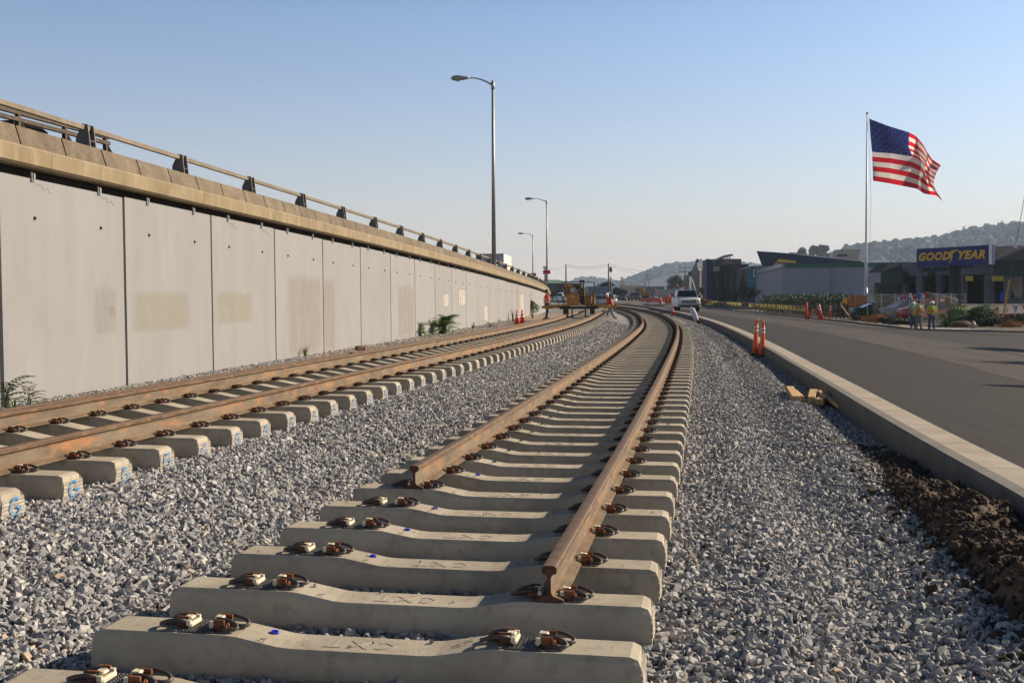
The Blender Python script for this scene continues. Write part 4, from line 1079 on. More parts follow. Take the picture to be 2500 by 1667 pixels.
person('stooping worker in orange vest, white hard hat and grey jeans striding on the gravel', w2, R(112), dict(
    pel=(0, -.02, .92), chest=(0, .12, 1.26), neck=(0, .20, 1.41), head=(0, .30, 1.52), shL=(-.19, .15, 1.37), shR=(.19, .15, 1.37), elL=(-.27, .20, 1.09), elR=(.27, .10, 1.09), haL=(-.12, .40, .92), haR=(.16, .30, .88),
    hpL=(-.09, -.03, .88), hpR=(.09, -.03, .88), knL=(-.12, .28, .50), anL=(-.14, .36, .10), toL=(-.15, .53, .05), knR=(.11, -.10, .48), anR=(.13, -.38, .11), toR=(.14, -.24, .04)), 'maroon', 'greyjeans', 'vest', 'hat', skin='skin2', stripes='vest')
t = thing('pry_bar', 'long pale bar in the hands of the stooping worker', 'tool', w2+Vector((-.35, .1, .0)), 0)
mb = MB(); mb.tube([(.42, 0, 1.02), (.1, .02, .82), (-.35, .02, .50), (-1.0, .0, .05)], .02, 6); mb.build('bar', M['oldwood'], t)
ZR = -.45
person('worker in white cap and pale shirt, leftmost of the three by the tyre sign', at(2229, 806, 65.5), R(-10), dict(head=(0, .05, 1.60), neck=(0, .02, 1.45)), 'greyshirt', 'jeans', 'lime', 'hat', skin='skin2', stripes='orange', sc_=.96)
person('hatless worker in lime vest and tan trousers, middle of the three by the tyre sign', at(2243, 807, 64.2), R(5), dict(elL=(-.28, .02, 1.15), haL=(-.12, .18, 1.12), elR=(.29, .02, 1.15), haR=(.10, .2, 1.12), anL=(-.15, 0, .09), anR=(.16, 0, .09)), 'whitecloth', 'khaki', 'lime', None, skin='skin2', shortsleeve=True, stripes='orange', sc_=1.0)
person('worker in blue jeans and lime vest standing a little right of the other two', at(2275, 808, 64), R(0), dict(elL=(-.26, .06, 1.14), haL=(-.10, .2, 1.05), elR=(.26, .06, 1.14), haR=(.10, .2, 1.05), anL=(-.17, 0, .09), anR=(.15, .03, .09), knL=(-.14, .02, .49)), 'lime', 'jeans', 'lime', 'hat', skin='skin', stripes='orange', sc_=.98)

# ------------------------------------------------------------------ vehicles
def wheel(t, c, r, w_, axis_rot=0):
    mb = MB(); rot = Matrix.Rotation(R(90), 3, 'Y')
    mb.lathe([(r*.62, -w_/2), (r*.95, -w_/2), (r, -w_*.35), (r, w_*.35), (r*.95, w_/2), (r*.62, w_/2)], n=22, rot=rot)
    o = mb.build('wheel', M['black'], t, True); o.location = c
    mb = MB(); mb.lathe([(0, w_*.30), (r*.22, w_*.34), (r*.3, w_*.2), (r*.58, w_*.28), (r*.64, w_*.4), (r*.64, -w_*.3), (0, -w_*.3)], n=16, rot=rot if c[0] > 0 else Matrix.Rotation(R(-90), 3, 'Y'))
    link('rim', mb.mesh('rim', M['steel'], True), o)
def section_body(name, m_, t, secs, y_list, smooth=False):
    mb = MB(); mb.loft([[(x, y, z) for x, z in s_] for s_, y in zip(secs, y_list)]); return mb.build(name, m_, t, smooth)
def pickup(label, loc, rz, paint, rack=True, group=None):
    # faces -y, length 5.6, width 2.0
    t = thing('pickup_truck', label, 'pickup truck', loc, rz, group)
    def sec(w_, z0, z1, b=.08): return [(-w_, z0), (w_, z0), (w_+.02, (z0+z1)*.5), (w_-.02, z1-b), (w_-b, z1), (-w_+b, z1), (-w_+.02, z1-b), (-w_-.02, (z0+z1)*.5)]
    section_body('body', M[paint], t, [sec(.90, .50, 1.02), sec(.95, .42, 1.10), sec(.98, .42, 1.16), sec(.98, .42, 1.22), sec(.98, .42, 1.24), sec(.98, .42, 1.26), sec(.97, .45, 1.26)], [-2.75, -2.62, -1.8, -1.25, .6, 2.6, 2.75])
    section_body('cab', M[paint], t, [[(-.93, 1.15), (.93, 1.15), (.93, 1.2), (-.93, 1.2)], [(-.92, 1.15), (.92, 1.15), (.76, 1.80), (-.76, 1.80)], [(-.92, 1.15), (.92, 1.15), (.76, 1.86), (-.76, 1.86)], [(-.92, 1.15), (.92, 1.15), (.76, 1.85), (-.76, 1.85)], [(-.92, 1.15), (.92, 1.15), (.84, 1.5), (-.84, 1.5)]], [-1.32, -.68, -.3, .75, .98])
    mb = MB(); mb.add([(-.86, -1.275, 1.245), (.86, -1.275, 1.245), (.70, -.725, 1.775), (-.70, -.725, 1.775)], [(0, 1, 2, 3)]); mb.v = [(x, y-.012, z+.01) for x, y, z in mb.v]; mb.build('windscreen', M['glass'], t)
    for s_ in (-1, 1):
        for a, b in ((-.85, -.05), (.02, .72)):
            mb = MB(); x0 = s_*.925; x1 = s_*.785
            mb.add([(x0, a, 1.26), (x0, b, 1.26), (x1, b, 1.72), (x1, max(a, -.62), 1.72)], [(0, 1, 2, 3)]); mb.build('side_window', M['glass'], t)
        mb = MB(); mb.bbox((s_*1.1, -.95, 1.27), (.16, .08, .22), .02); mb.box((s_*1.0, -.92, 1.2), (.1, .03, .03)); mb.build('mirror', M['black'], t)
        mb = MB(); mb.bbox((s_*.76, -2.70, .90), (.32, .12, .17), .03); mb.build('headlight', M['reflect'], t)
        for y in (-1.75, 1.7): wheel(t, (s_*.83, y, .40), .40, .26)
    mb = MB(); mb.bbox((0, -2.74, .88), (1.18, .06, .26), .02); mb.build('grille', M['black'], t)
    mb = MB(); mb.bbox((0, -2.80, .90), (1.14, .02, .05), .005); mb.bbox((0, -2.81, .90), (.24, .02, .07), .01); mb.build('grille_bar', M['chrome'], t)
    mb = MB(); mb.bbox((0, -2.85, .60), (1.86, .16, .20), .04); mb.build('bumper', M['steel'], t)
    mb = MB(); mb.bbox((0, -2.80, .44), (1.6, .1, .12), .03); mb.build('valance', M['black'], t)
    if rack:
        mb = MB()
        for s_ in (-1, 1): mb.tube([(s_*.85, -.5, 1.88), (s_*.85, -.5, 2.02), (s_*.85, 2.5, 2.02), (s_*.85, 2.5, 1.2)], .022, 6)
        for y in (-.5, .6, 2.5): mb.tube([(-.85, y, 2.02), (.85, y, 2.02)], .022, 6)
        mb.build('ladder_rack', M['steel'], t)
        mb = MB(); mb.lathe([(.09, 0), (.085, .10), (.05, .15), (0, .16)], (.1, -.15, 1.87), 12); mb.box((.1, -.15, 1.87), (.5, .2, .03)); mb.build('beacon', M['orange'], t, True)
    return t
def sedan(label, loc, rz, paint, L_=4.6, H=1.42, group=None, name='parked_car'):
    t = thing(name, label, 'car', loc, rz, group); k = L_/4.6; mm = M[paint]
    def sec(w_, z0, z1): return [(-w_*.92, z0), (w_*.92, z0), (w_, z0+.2), (w_*.98, z1-.1), (w_*.86, z1), (-w_*.86, z1), (-w_*.98, z1-.1), (-w_, z0+.2)]
    section_body('body', mm, t, [sec(.70, .35, .60), sec(.84, .22, .72), sec(.88, .2, .86), sec(.9, .2, .93), sec(.9, .2, .95), sec(.88, .2, .97), sec(.84, .25, .95), sec(.74, .4, .85)], [y*k for y in (-2.3, -2.15, -1.6, -.9, .2, 1.3, 2.1, 2.3)], True)
    section_body('cabin_glass', M['glass'], t, [[(-.8, .86), (.8, .86), (.78, .9), (-.78, .9)], [(-.82, .9), (.82, .9), (.60, H-.03), (-.60, H-.03)], [(-.82, .9), (.82, .9), (.60, H-.02), (-.60, H-.02)], [(-.8, .92), (.8, .92), (.76, .96), (-.76, .96)]], [y*k for y in (-1.25, -.45, .65, 1.7)])
    section_body('roof', mm, t, [[(-.61, H-.05), (.61, H-.05), (.58, H-.01), (-.58, H-.01)], [(-.62, H-.04), (.62, H-.04), (.55, H+.01), (-.55, H+.01)], [(-.62, H-.04), (.62, H-.04), (.55, H+.01), (-.55, H+.01)], [(-.61, H-.08), (.61, H-.08), (.56, H-.04), (-.56, H-.04)]], [y*k for y in (-.52, -.2, .5, .82)], True)
    for s_ in (-1, 1):
        mb = MB(); mb.tube([(s_*.80, -1.22*k, .9), (s_*.60, -.48*k, H-.03)], .03, 6); mb.tube([(s_*.61, .72*k, H-.03), (s_*.80, 1.66*k, .95)], .04, 6); mb.tube([(s_*.825, .1*k, .9), (s_*.61, .1*k, H-.03)], .03, 6); mb.build('window_pillar', mm, t)
        mb = MB(); mb.bbox((s_*.62, -2.18*k, .64), (.34, .16, .13), .03); mb.build('headlight', M['reflect'], t)
        for y in (-1.42*k, 1.4*k): wheel(t, (s_*.78, y, .32), .32, .2)
    mb = MB(); mb.bbox((0, -2.28*k, .55), (.7, .06, .16), .02); mb.build('grille', M['black'], t)
    return t
M['silver'] = mat('silver_paint', (.33, .34, .36), rough=.3, metal=.5)
M['redpaint'] = mat('red_car_paint', (.42, .02, .02), rough=.25, spec=.7)
M['greycar'] = mat('grey_car_paint', (.15, .155, .17), rough=.3, metal=.4)
M['darkcar'] = mat('dark_car_paint', (.03, .035, .045), rough=.3)
M['blueish'] = mat('blue_white_paint', (.50, .55, .68), rough=.3)
p = at(1674, 763, 96); p.z = float(zr(p.x, p.y))+.0
pickup('white pickup with ladder rack and orange beacon, parked on the road facing us', p, R(-3), 'white')
p = at(1362, 729, 190); p.z = .13; pickup('white pickup seen from its side beyond the wall end', p, R(-100), 'white', rack=False)
p = at(1597, 734, 185); p.z = float(zr(p.x, p.y)); sedan('small silver blue car driving on the far road', p, R(10), 'blueish', name='moving_car')
p = at(1548, 732, 230); p.z = .12; pickup('dark pickup with pale front far down the road', p, R(5), 'darkcar', rack=False)
p = at(1515, 731, 240); p.z = .12; sedan('black car with two bright headlights far down the road', p, R(5), 'darkcar', name='moving_car')
p = at(1478, 733, 150); p.z = .13; sedan('teal grey van-like car behind the stooping worker', p, R(20), 'greycar', H=1.75)
p = at(1462, 735, 140); p.z = .13; sedan('pale car half hidden behind the track machine', p, R(-70), 'silver')
sedan('silver grey car parked behind the mesh fence, left of the red car', at(2225, 782, 84), R(100), 'greycar', L_=4.9, H=1.55, group='cars parked behind the pennant fence')
sedan('red car parked behind the mesh fence', at(2275, 784, 79), R(100), 'redpaint', L_=4.8, H=1.5, group='cars parked behind the pennant fence')
sedan('dark car parked at the left end of the mesh fence', at(2150, 780, 86), R(95), 'darkcar', H=1.4, group='cars parked behind the pennant fence')
# truck on the highway, rear box seen over the parapet
d_ = 88; a = at(1180, 700, d_); t = thing('box_truck', 'white box truck driving on the highway behind the parapet', 'truck', (a.x+.9, d_, 1.5), R(-6))
mb = MB(); mb.bbox((0, 0, 2.25), (2.1, 6, 2.2), .04); mb.build('box_body', mat('truck_box_white', (.60, .60, .60), (.70, .70, .69), scale=2, rough=.5), t)
mb = MB(); mb.box((0, -3.02, 3.30), (2.16, .06, .10)); mb.box((0, -3.02, 1.2), (2.16, .06, .10))
for x in (-1.04, 1.04): mb.box((x, -3.02, 2.25), (.08, .06, 2.2))
mb.build('door_frame', M['steel'], t); mb = MB(); mb.box((.62, -3.025, 2.2), (.03, .05, 2.0)); mb.box((-.3, -3.025, 2.2), (.03, .05, 2.0)); mb.build('door_rod', M['postgrey'], t)
mb = MB(); mb.bbox((0, 4.0, 1.7), (2.0, 1.8, 1.7), .15); mb.build('cab', M['white'], t)
for y in (-2, 4):
    for s_ in (-1, 1): wheel(t, (s_*.85, y, .45), .45, .3)
# trailer frame on the near highway
d_ = 20; t = thing('steel_trailer', 'dark open frame trailer passing behind the parapet rail at the left', 'trailer', (-8.66, 17.6, 3.46), R(-8.5))
mb = MB()
for z in (.75, 1.30, 1.42): mb.box((0, 0, z), (.08, 9, .07))
for z in (.75, 1.36): mb.box((-2.3, 0, z), (.08, 9, .1))
for k in range(7):
    y = -4.4+k*1.46; mb.box((0, y, 1.05), (.07, .07, .7)); mb.tube([(0, y, 1.3), (0, y+.7, .75)], .035, 6); mb.box((-1.15, y, .8), (2.3, .07, .07))
mb.build('frame', M['grease'], t)
for k in range(2):
    for s_ in (0, -2.2): wheel(t, (s_, 3.2+k*1.0, .1), .48, .25)
mb = MB(); mb.bbox((-.6, 1.35, 1.15), (.6, .45, .42), .1); mb.build('load', mat('yellow_brown_load', (.22, .13, .05), (.30, .19, .08), scale=4, rough=.8), t)
mb = MB(); mb.bbox((-.6, 2.3, 1.08), (.8, 1.0, .6), .12); mb.build('dark_load', M['grease'], t)

# ------------------------------------------------------------------ yellow track machine
mp = at(1415, 768, 60.0); th = 0
t = thing('track_machine', 'yellow rail mounted track machine with side arms standing on the left track', 'track machine', (mp.x, 60, Z1+.20+.18), R(-6.5))
fr = MB(); fr.bbox((0, 0, .34), (2.1, 1.6, .14), .02)
fr.build('deck', M['grease'], t)
for s_ in (-1, 1):
    mb = MB(); mb.bbox((s_*1.05, -.55, .42), (1.1 if s_ < 0 else 1.25, .3, .17), .04); mb.build('side_arm', M['machine'], t)
    mb = MB(); mb.prism([(s_*1.35, .3), (s_*1.62, .46), (s_*1.95, .46), (s_*2.05, .38), (s_*1.95, .30)], -.62, -.50, axis='y'); mb.build('arm_tip', M['machine'], t)
    for y in (-.6, .6):
        mb = MB(); mb.lathe([(.10, -.06), (.10, .06), (.13, .065), (.13, .08)], n=16, rot=Matrix.Rotation(R(90), 3, 'Y')); o = mb.build('rail_wheel', M['grease'], t, True); o.location = (s_*.72, y, .11)
    mb = MB(); mb.bbox((s_*.72, -.72, .16), (.26, .2, .34), .03); mb.build('clamp', M['grease'], t)
    mb = MB(); mb.tube([(s_*.36, -.8, .4), (s_*.36, -.82, -.12)], .035, 8); mb.box((s_*.42, -.82, -.13), (.28, .1, .05)); mb.build('tamping_leg', M['grease'], t)
mb = MB(); mb.bbox((-.32, -.55, .78), (.66, .5, .66), .04); e_ = mb.build('engine_cover', M['machine'], t)
mb = MB(); mb.bbox((-.32, -.81, .95), (.10, .012, .09), .003); link('data_plate', mb.mesh('data_plate', M['reflect']), e_)
mb = MB(); mb.lathe([(.19, 1.12), (.19, 1.38), (.17, 1.40), (.0, 1.40)], (-.28, -.35, 0), 16); mb.build('water_drum', mat('pale_drum', (.45, .50, .50), rough=.4), t, True)
mb = MB(); mb.bbox((.45, -.3, .72), (.45, .6, .5), .04); mb.tube([(.3, -.6, .5), (.42, -.55, 1.3), (.62, -.55, .5)], .045, 6); mb.tube([(.8, -.5, .45), (.78, -.5, 1.15)], .09, 10); mb.build('hydraulic_tower', M['machine'], t)
mb = MB(); mb.tube([(.1, -.62, .5), (.1, -.62, 1.75)], .035, 8); mb.tube([(.24, -.62, .5), (.24, -.62, 1.75)], .035, 8); mb.box((.17, -.62, 1.78), (.26, .12, .1)); mb.bbox((.17, -.3, 1.0), (.2, .3, .8), .03); mb.tube([(-.08, -.5, 1.3), (-.02, -.5, 1.55)], .11, 8); mb.build('mast', M['grease'], t)
mb = MB(); mb.box((-.05, -.3, 1.74), (1.75, .035, .035)); mb.box((-.05, .5, 1.74), (1.75, .035, .035)); mb.box((-.9, .1, 1.74), (.035, .8, .035)); mb.box((.8, .1, 1.74), (.035, .8, .035))
for x in (-.9, .8): mb.tube([(x, -.3, .4), (x, -.3, 1.74)], .02, 6); mb.tube([(x, .5, .4), (x, .5, 1.74)], .02, 6)
mb.build('canopy_frame', M['postgrey'], t)
mb = MB()
r2 = random.Random(2)
for k in range(14):
    x = r2.uniform(-.1, .95); mb.tube([(x, -.7, .42), (x+r2.uniform(-.15, .15), -.74, r2.uniform(.6, .9)), (x+r2.uniform(-.2, .2), -.68, r2.uniform(.9, 1.25))], .014, 5)
mb.build('hose', M['black'], t)
mb = MB(); mb.tube([(-1.05, -.6, .45), (-1.25, -.6, 1.0), (-.85, -.5, 1.62)], .022, 6); mb.tube([(-.7, -.7, .42), (-.95, -.7, 1.05)], .022, 6); mb.build('lever', M['grease'], t)

# ------------------------------------------------------------------ signs by the highway end
def ztopw(Y): return float(ztop(Y))
def boardsign(px0, px1, py0, py1, Y, m_, label, posts, pybase, text=None, name='road_sign'):
    a = at(px0, py1, Y); b = at(px1, py0, Y); base = at((px0+px1)/2, pybase, Y)
    t = thing(name, label, 'sign', base, 0); W_, H_ = b.x-a.x, b.z-a.z
    mb = MB(); mb.bbox((0, 0, (a.z+b.z)/2-base.z), (W_, .05, H_), .01); mb.build('sign_board', M[m_] if isinstance(m_, str) else m_, t)
    for px in posts:
        x = at(px, py1, Y).x-base.x; mb = MB(); mb.tube([(x, .06, 0), (x, .06, (b.z-base.z)*1.02)], .05, 8); mb.build('post', M['postgrey'], t)
    return t
boardsign(1326, 1344, 659.5, 669, 104, mat('red_orange_sign', (.62, .06, .03), rough=.6), 'red orange rectangular sign on twin poles at the wall end', (1331,), 712)
boardsign(1294.5, 1309, 667, 678, 110, 'postgrey', 'dark grey square sign seen from behind on the parapet', (1297, 1306), 686)

# ------------------------------------------------------------------ utility poles and wires
poles = []
def upole(px, pytop, pybase, Y, label, arms=(.0,), r=.14, bits=True, w_=2.2):
    b = at(px, pybase, Y); tp = at(px, pytop, Y); H = tp.z-b.z
    t = thing('utility_pole', label, 'utility pole', b, 0, 'wooden utility poles'); mb = MB(); mb.tube([(0, 0, 0), (0, 0, H)], [r, r*.65], 8); mb.build('pole', M['oldwood'], t, True)
    for a in arms:
        mb = MB(); mb.box((0, 0, H-a-.3), (w_, .1, .12))
        for x in (-.45, .0, .45): mb.tube([(x*w_, 0, H-a-.24), (x*w_, 0, H-a)], .04, 5)
        mb.build('crossarm', M['oldwood'], t)
    if bits: mb = MB(); mb.lathe([(.0, 0), (.22, .02), (.22, .75), (0, .8)], (.35, 0, H*.74), 10); mb.build('transformer', M['postgrey'], t, True)
    poles.append(tp); return t
upole(1382, 645, 716, 175, 'utility pole behind the autumn tree', (), bits=False)
upole(1486, 644, 722, 170, 'tall utility pole with a transformer right of the track machine', (), bits=True)
upole(1491.5, 676, 722, 190, 'short bare pole just right of the transformer pole', (), bits=False, r=.16)
upole(1518, 675, 730, 260, 'utility pole with a pale top in the middle distance', (.1,), bits=False, w_=1.0)
upole(1522.5, 683, 728, 330, 'first of the small receding poles', (), bits=False); upole(1526, 688, 728, 400, 'last of the small receding poles', (), bits=False)
upole(1673, 649, 715, 215, 'utility pole with crossarms in front of the grey silo', (0, .9), bits=False, w_=2.6)
upole(1573.5, 684, 722, 330, 'thin pole in front of the far blue shed', (), bits=False)
upole(1331.3, 649, 712, 140, 'short pole beside the thin lamp post at the wall end', (0,), bits=False, w_=.6)
def wire(a, b, sag, label, r=.018):
    mb = MB(); pts = [a.lerp(b, u)+Vector((0, 0, -sag*4*u*(1-u))) for u in [k/12 for k in range(13)]]; mb.tube(pts, r, 4); o = mb.build('overhead_wire', M['black']); tag(o, label, 'wire', 'overhead wires between the poles')
P0, P1_, P2_, P3_ = at(1331, 651, 140), at(1382, 645, 175), at(1486, 644, 170), at(1673, 655, 215)
wire(P0, P1_+Vector((0, 0, -.1)), .5, 'overhead wire from the wall end to the pole behind the autumn tree')
wire(P1_, P2_, .5, 'upper overhead wire above the track machine'); wire(P1_+Vector((0, 0, -.3)), P2_+Vector((0, 0, -.3)), .45, 'lower overhead wire above the track machine')
wire(P2_, P3_, 1.0, 'upper overhead wire running to the pole by the silo'); wire(P2_+Vector((0, 0, -.3)), P3_+Vector((0, 0, -.6)), 1.1, 'lower overhead wire running to the pole by the silo')
# lattice pylon on the hill foot
b = at(1580, 712, 600); H = at(1580, 668, 600).z-b.z; t = thing('power_pylon', 'faint lattice power pylon in front of the hazy hill', 'pylon', b)
mb = MB()
for s1 in (-1, 1):
    for s2 in (-1, 1): mb.tube([(s1*1.3, s2*1.3, 0), (s1*.3, s2*.3, H)], .10, 4)
for k in range(6): z = H*k/6; q = 1.3-1.0*k/6; mb.tube([(-q, -q, z), (q, -q, z+H/6)], .06, 4); mb.tube([(q, -q, z), (-q, -q, z+H/6)], .06, 4)
mb.build('lattice', M['postgrey'], t)
for k in range(3): mb = MB(); mb.box((0, 0, H*(.72+.12*k)), (5.5, .2, .25)); mb.build('crossarm', M['postgrey'], t)

# ------------------------------------------------------------------ hills
def hill(name, prof, Yr, m_, seed, depth=420, lump=6, woodseed=0):
    mb = MB(); n = 150; rows_ = 12; pxs = [p[0] for p in prof]; pys = [p[1] for p in prof]
    crest = []
    for i in range(n):
        px = pxs[0]+(pxs[-1]-pxs[0])*i/(n-1); py = float(np.interp(px, pxs, pys)); top = at(px, py, Yr)
        h = max(top.z-lump*.5, -.5); crest.append((top.x, h))
        for j in range(rows_):
            u = j/(rows_-1)*1.5
            f = math.sin(min(u, 1)*math.pi/2)**1.3 if u <= 1 else 1-(u-1)*1.2
            yy = Yr-depth*(1-u); z = h*f+mnoise.noise(Vector((top.x*.012, yy*.012, seed)))*h*.07*math.sin(math.pi*min(u, 1))
            mb.v.append((top.x*(yy/Yr)**.0 if False else top.x, yy, max(z, -1) if u else -1))
    mb.f = [(i*rows_+j, (i+1)*rows_+j, (i+1)*rows_+j+1, i*rows_+j+1) for i in range(n-1) for j in range(rows_-1)]
    o = mb.build(name, m_, smooth=True, fix=False); tag(o, kind='structure'); return mb.v, rows_
M['hillside'] = mat('wooded_hillside', (.018, .028, .014), (.05, .055, .03), scale=.02, rough=.98, c3=(.10, .09, .055), s3=.012, m3=.4)
hA = hill('hillside', [(1800, 700), (1870, 668), (1950, 640), (1990, 633), (2040, 622), (2065, 600), (2120, 598), (2170, 594), (2210, 588), (2260, 585), (2300, 575), (2350, 562), (2400, 556), (2440, 552), (2500, 548), (2700, 540), (3300, 600)], 1750, M['hillside'], 1, depth=800)
hB = hill('hillside', [(1440, 716), (1490, 695), (1530, 680), (1560, 668), (1600, 652), (1640, 645), (1680, 640), (1720, 637), (1780, 640), (1900, 650), (2000, 690), (2060, 712)], 2600, M['hillside'], 5, lump=9)
hC = hill('hillside', [(1330, 716), (1370, 697), (1400, 686), (1425, 679), (1460, 682), (1500, 690), (1540, 700), (1600, 714)], 3200, M['hillside'], 9, lump=10)
def wood(name, hv, n, smin, smax, seed, label, Y0):
    V, rr_ = hv; r2 = random.Random(seed); mb = MB()
    for _ in range(n):
        i = r2.randrange(0, len(V)//rr_-1); j = min(rr_-4, int(abs(r2.gauss(0, 1))*0+r2.choice([4, 5, 6, 7, 7, 8, 8, 8]))); k = i*rr_+j
        a, b = Vector(V[k]), Vector(V[k+rr_]); c = Vector(V[k+1]); p = a.lerp(b, r2.random()); p += (c-a)*r2.random(); s = r2.uniform(smin, smax)*(1.0 if r2.random() < .9 else 1.6)
        fx, fz = r2.uniform(.8, 1.4), r2.uniform(.6, 1.2)
        # rough crown: icosahedral blob with jitter
        ring = []
        for zz, rad in ((-.5, .55), (-.1, 1.0), (.4, .85), (.85, .4)):
            ring.append([p+Vector((math.cos(q*1.047)*rad*s*fx*r2.uniform(.75, 1.2), math.sin(q*1.047)*rad*s*r2.uniform(.75, 1.2), (zz+r2.uniform(-.1, .1))*s*fz+s*.4)) for q in range(6)])
        mb.loft(ring)
    o = mb.build(name, M['leafd'], fix=False); tag(o, label, 'wood', kind='stuff')
wood('hillside_wood', hA, 14000, 1.8, 4.6, 3, 'dark hazy trees covering the hill at the right', 1750)
wood('hillside_wood', hB, 6000, 2.5, 5.0, 4, 'blue hazy trees covering the far middle hill', 1700)
wood('hillside_wood', hC, 2500, 3.5, 7, 5, 'faint hazy trees on the farthest low hill', 2400)
def fartree(px, pytop, pybot, Y, wpx, label, shape='round', seed=1, n=1500, lm='leafd'):
    b = at(px, pybot, Y); H = at(px, pytop, Y).z-b.z; return tree(b, H, wpx*Y/FPX, label, lm, n, seed, .1, shape, 'hill_tree' if Y > 500 else 'tree', 'tree', None, size=wpx*Y/FPX*(.085 if Y > 500 else .04))
fartree(2353, 550, 585, 1745, 20, 'pointed tall conifer standing on the hill ridge above the tyre sign', 'cone', 41)
fartree(2394, 553, 580, 1750, 26, 'broad peaked tree on the ridge right of the pointed conifer', 'cone', 42)
fartree(2437, 540, 572, 1740, 16, 'twin spired tall tree on the ridge near the right edge, left spire', 'cone', 43); fartree(2447, 537, 572, 1740, 18, 'taller right spire of the twin trees on the ridge', 'cone', 44)
fartree(2331, 567, 585, 1745, 6, 'tiny palm-like round tree on the ridge left of the pointed conifer', 'flat', 45, 500)
fartree(2085, 597, 622, 1715, 26, 'flat topped tree on the low left end of the ridge', 'round', 46)
fartree(2010, 596, 650, 800, 46, 'large dark round tree above the blue roof, right one of the clump', 'round', 47, 3500); fartree(1985, 598, 650, 800, 34, 'dark round tree at the middle of the clump above the blue roof', 'round', 48, 3000); fartree(1958, 603, 650, 800, 36, 'dark round tree at the left of the clump above the blue roof', 'round', 49, 3000)
fartree(1935, 617, 650, 800, 30, 'thin low tree at the left tail of the clump above the blue roof', 'flat', 50, 1400)
# ------------------------------------------------------------------ generic building helpers
def panel_obj(t, name, m_, P, thick=.15):      # P: 4 corners (bl, br, tr, tl) in world, thickness away from the camera
    a, b, c, d = [Vector(p) for p in P]; nrm = (b-a).cross(d-a).normalized()
    if nrm.y > 0: nrm = -nrm
    back = -nrm*thick
    mb = MB(); mb.add([a, b, c, d, a+back, b+back, c+back, d+back], [(0, 1, 2, 3), (7, 6, 5, 4), (0, 4, 5, 1), (1, 5, 6, 2), (2, 6, 7, 3), (3, 7, 4, 0)])
    return mb.build(name, M[m_] if isinstance(m_, str) else m_, t, world=True)
def rect(px0, px1, py0, py1, Y, Yb=None):
    Yb = Yb or Y; return [at(px0, py1, Y), at(px1, py1, Yb), at(px1, py0, Yb), at(px0, py0, Y)]
def boxbuilding(name, label, m_, px0, px1, py0, zb, Y, depth, wallname='wall', cat='building'):
    a = at(px0, py0, Y); b = at(px1, py0, Y); t = thing(name, label, cat, ((a.x+b.x)/2, Y, zb))
    W_ = b.x-a.x; H_ = a.z-zb; mb = MB(); mb.box((0, depth/2, H_/2), (W_, depth, H_)); mb.build(wallname, M[m_] if isinstance(m_, str) else m_, t); return t, W_, H_
M['greywall'] = mat('grey_render_wall', (.11, .112, .112), (.145, .146, .142), scale=.3, rough=.9)
M['darkwall'] = mat('dark_grey_block', (.035, .037, .037), (.050, .052, .051), scale=.3, rough=.9)
M['whitewall'] = mat('white_metal_wall', (.27, .285, .32), (.33, .345, .385), scale=.15, rough=.7, stretch=(1, 1, .1))
M['navy'] = mat('navy_blue_panel', (.010, .020, .13), (.014, .026, .17), scale=.3, rough=.6)
M['navy2'] = mat('deep_navy_cladding', (.008, .018, .06), (.012, .026, .08), scale=.2, rough=.7)
M['greenband'] = mat('dark_green_band', (.008, .11, .05), (.012, .14, .065), scale=.5, rough=.6)
M['paleband'] = mat('pale_green_glazed_band', (.20, .30, .25), (.28, .38, .32), scale=2, rough=.4)
M['tan'] = mat('tan_wall', (.33, .27, .17), (.40, .33, .21), scale=.4, rough=.9)
M['beige'] = mat('beige_wall', (.36, .34, .28), (.42, .39, .32), scale=.4, rough=.9)
M['yel'] = mat('yellow_sign', (.66, .47, .03), rough=.5)
M['mansard'] = mat('dark_mansard_shingle', (.028, .034, .034), (.045, .05, .048), scale=4, rough=.9, stretch=(1, 1, 4))
M['mansardg'] = mat('dark_green_fascia', (.03, .055, .045), (.045, .07, .06), scale=1, rough=.8)
M['nearblack'] = mat('near_black', (.008, .008, .009), rough=.95)
M['oxide'] = mat('silo_concrete', (.20, .18, .16), (.28, .255, .23), scale=.5, rough=.9)
# long white shop with green band
t = thing('warehouse', 'long white warehouse with dark green roof band behind the hedge', 'building', (44, 150, -.5))
A, B_, L_ = at(1919.4, 652, 150), at(2245, 649.5, 146), at(1844, 668, 201)
zb = -.5
wl = panel_obj(t, 'wall', 'whitewall', [Vector((A.x, A.y, zb)), Vector((B_.x, B_.y, zb)), Vector((B_.x, B_.y, 5.15)), Vector((A.x, A.y, 5.15))], .4)
w2_ = panel_obj(t, 'wall', 'whitewall', [Vector((L_.x, L_.y, zb)), Vector((A.x, A.y, zb)), Vector((A.x, A.y, 5.15)), Vector((L_.x, L_.y, 5.15))], .4)
for px in (2026, 2033):
    q = at(px, 700, 149-.0); f = (q.x-A.x)/(B_.x-A.x); q = A.lerp(B_, f); mb = MB(); mb.box((q.x-t.location.x, q.y-.03-t.location.y, 2.8), (.10, .06, 5.6)); mb.build('wall_joint', mat('joint_grey', (.20, .21, .24), rough=.8) if px == 2026 else bpy.data.materials['joint_grey'], t)
panel_obj(t, 'roof_band', 'greenband', [Vector((A.x-.1, A.y-.25, 5.12)), Vector((B_.x, B_.y-.25, 5.12)), Vector((B_.x, B_.y-.25, 5.66)), Vector((A.x-.1, A.y-.25, 5.66))], .5)
panel_obj(t, 'glazed_band', 'paleband', [Vector((L_.x-.25, L_.y, 5.0)), Vector((A.x-.25, A.y-.1, 5.16)), Vector((A.x-.25, A.y-.1, 5.7)), Vector((L_.x-.25, L_.y, 5.6))], .4)
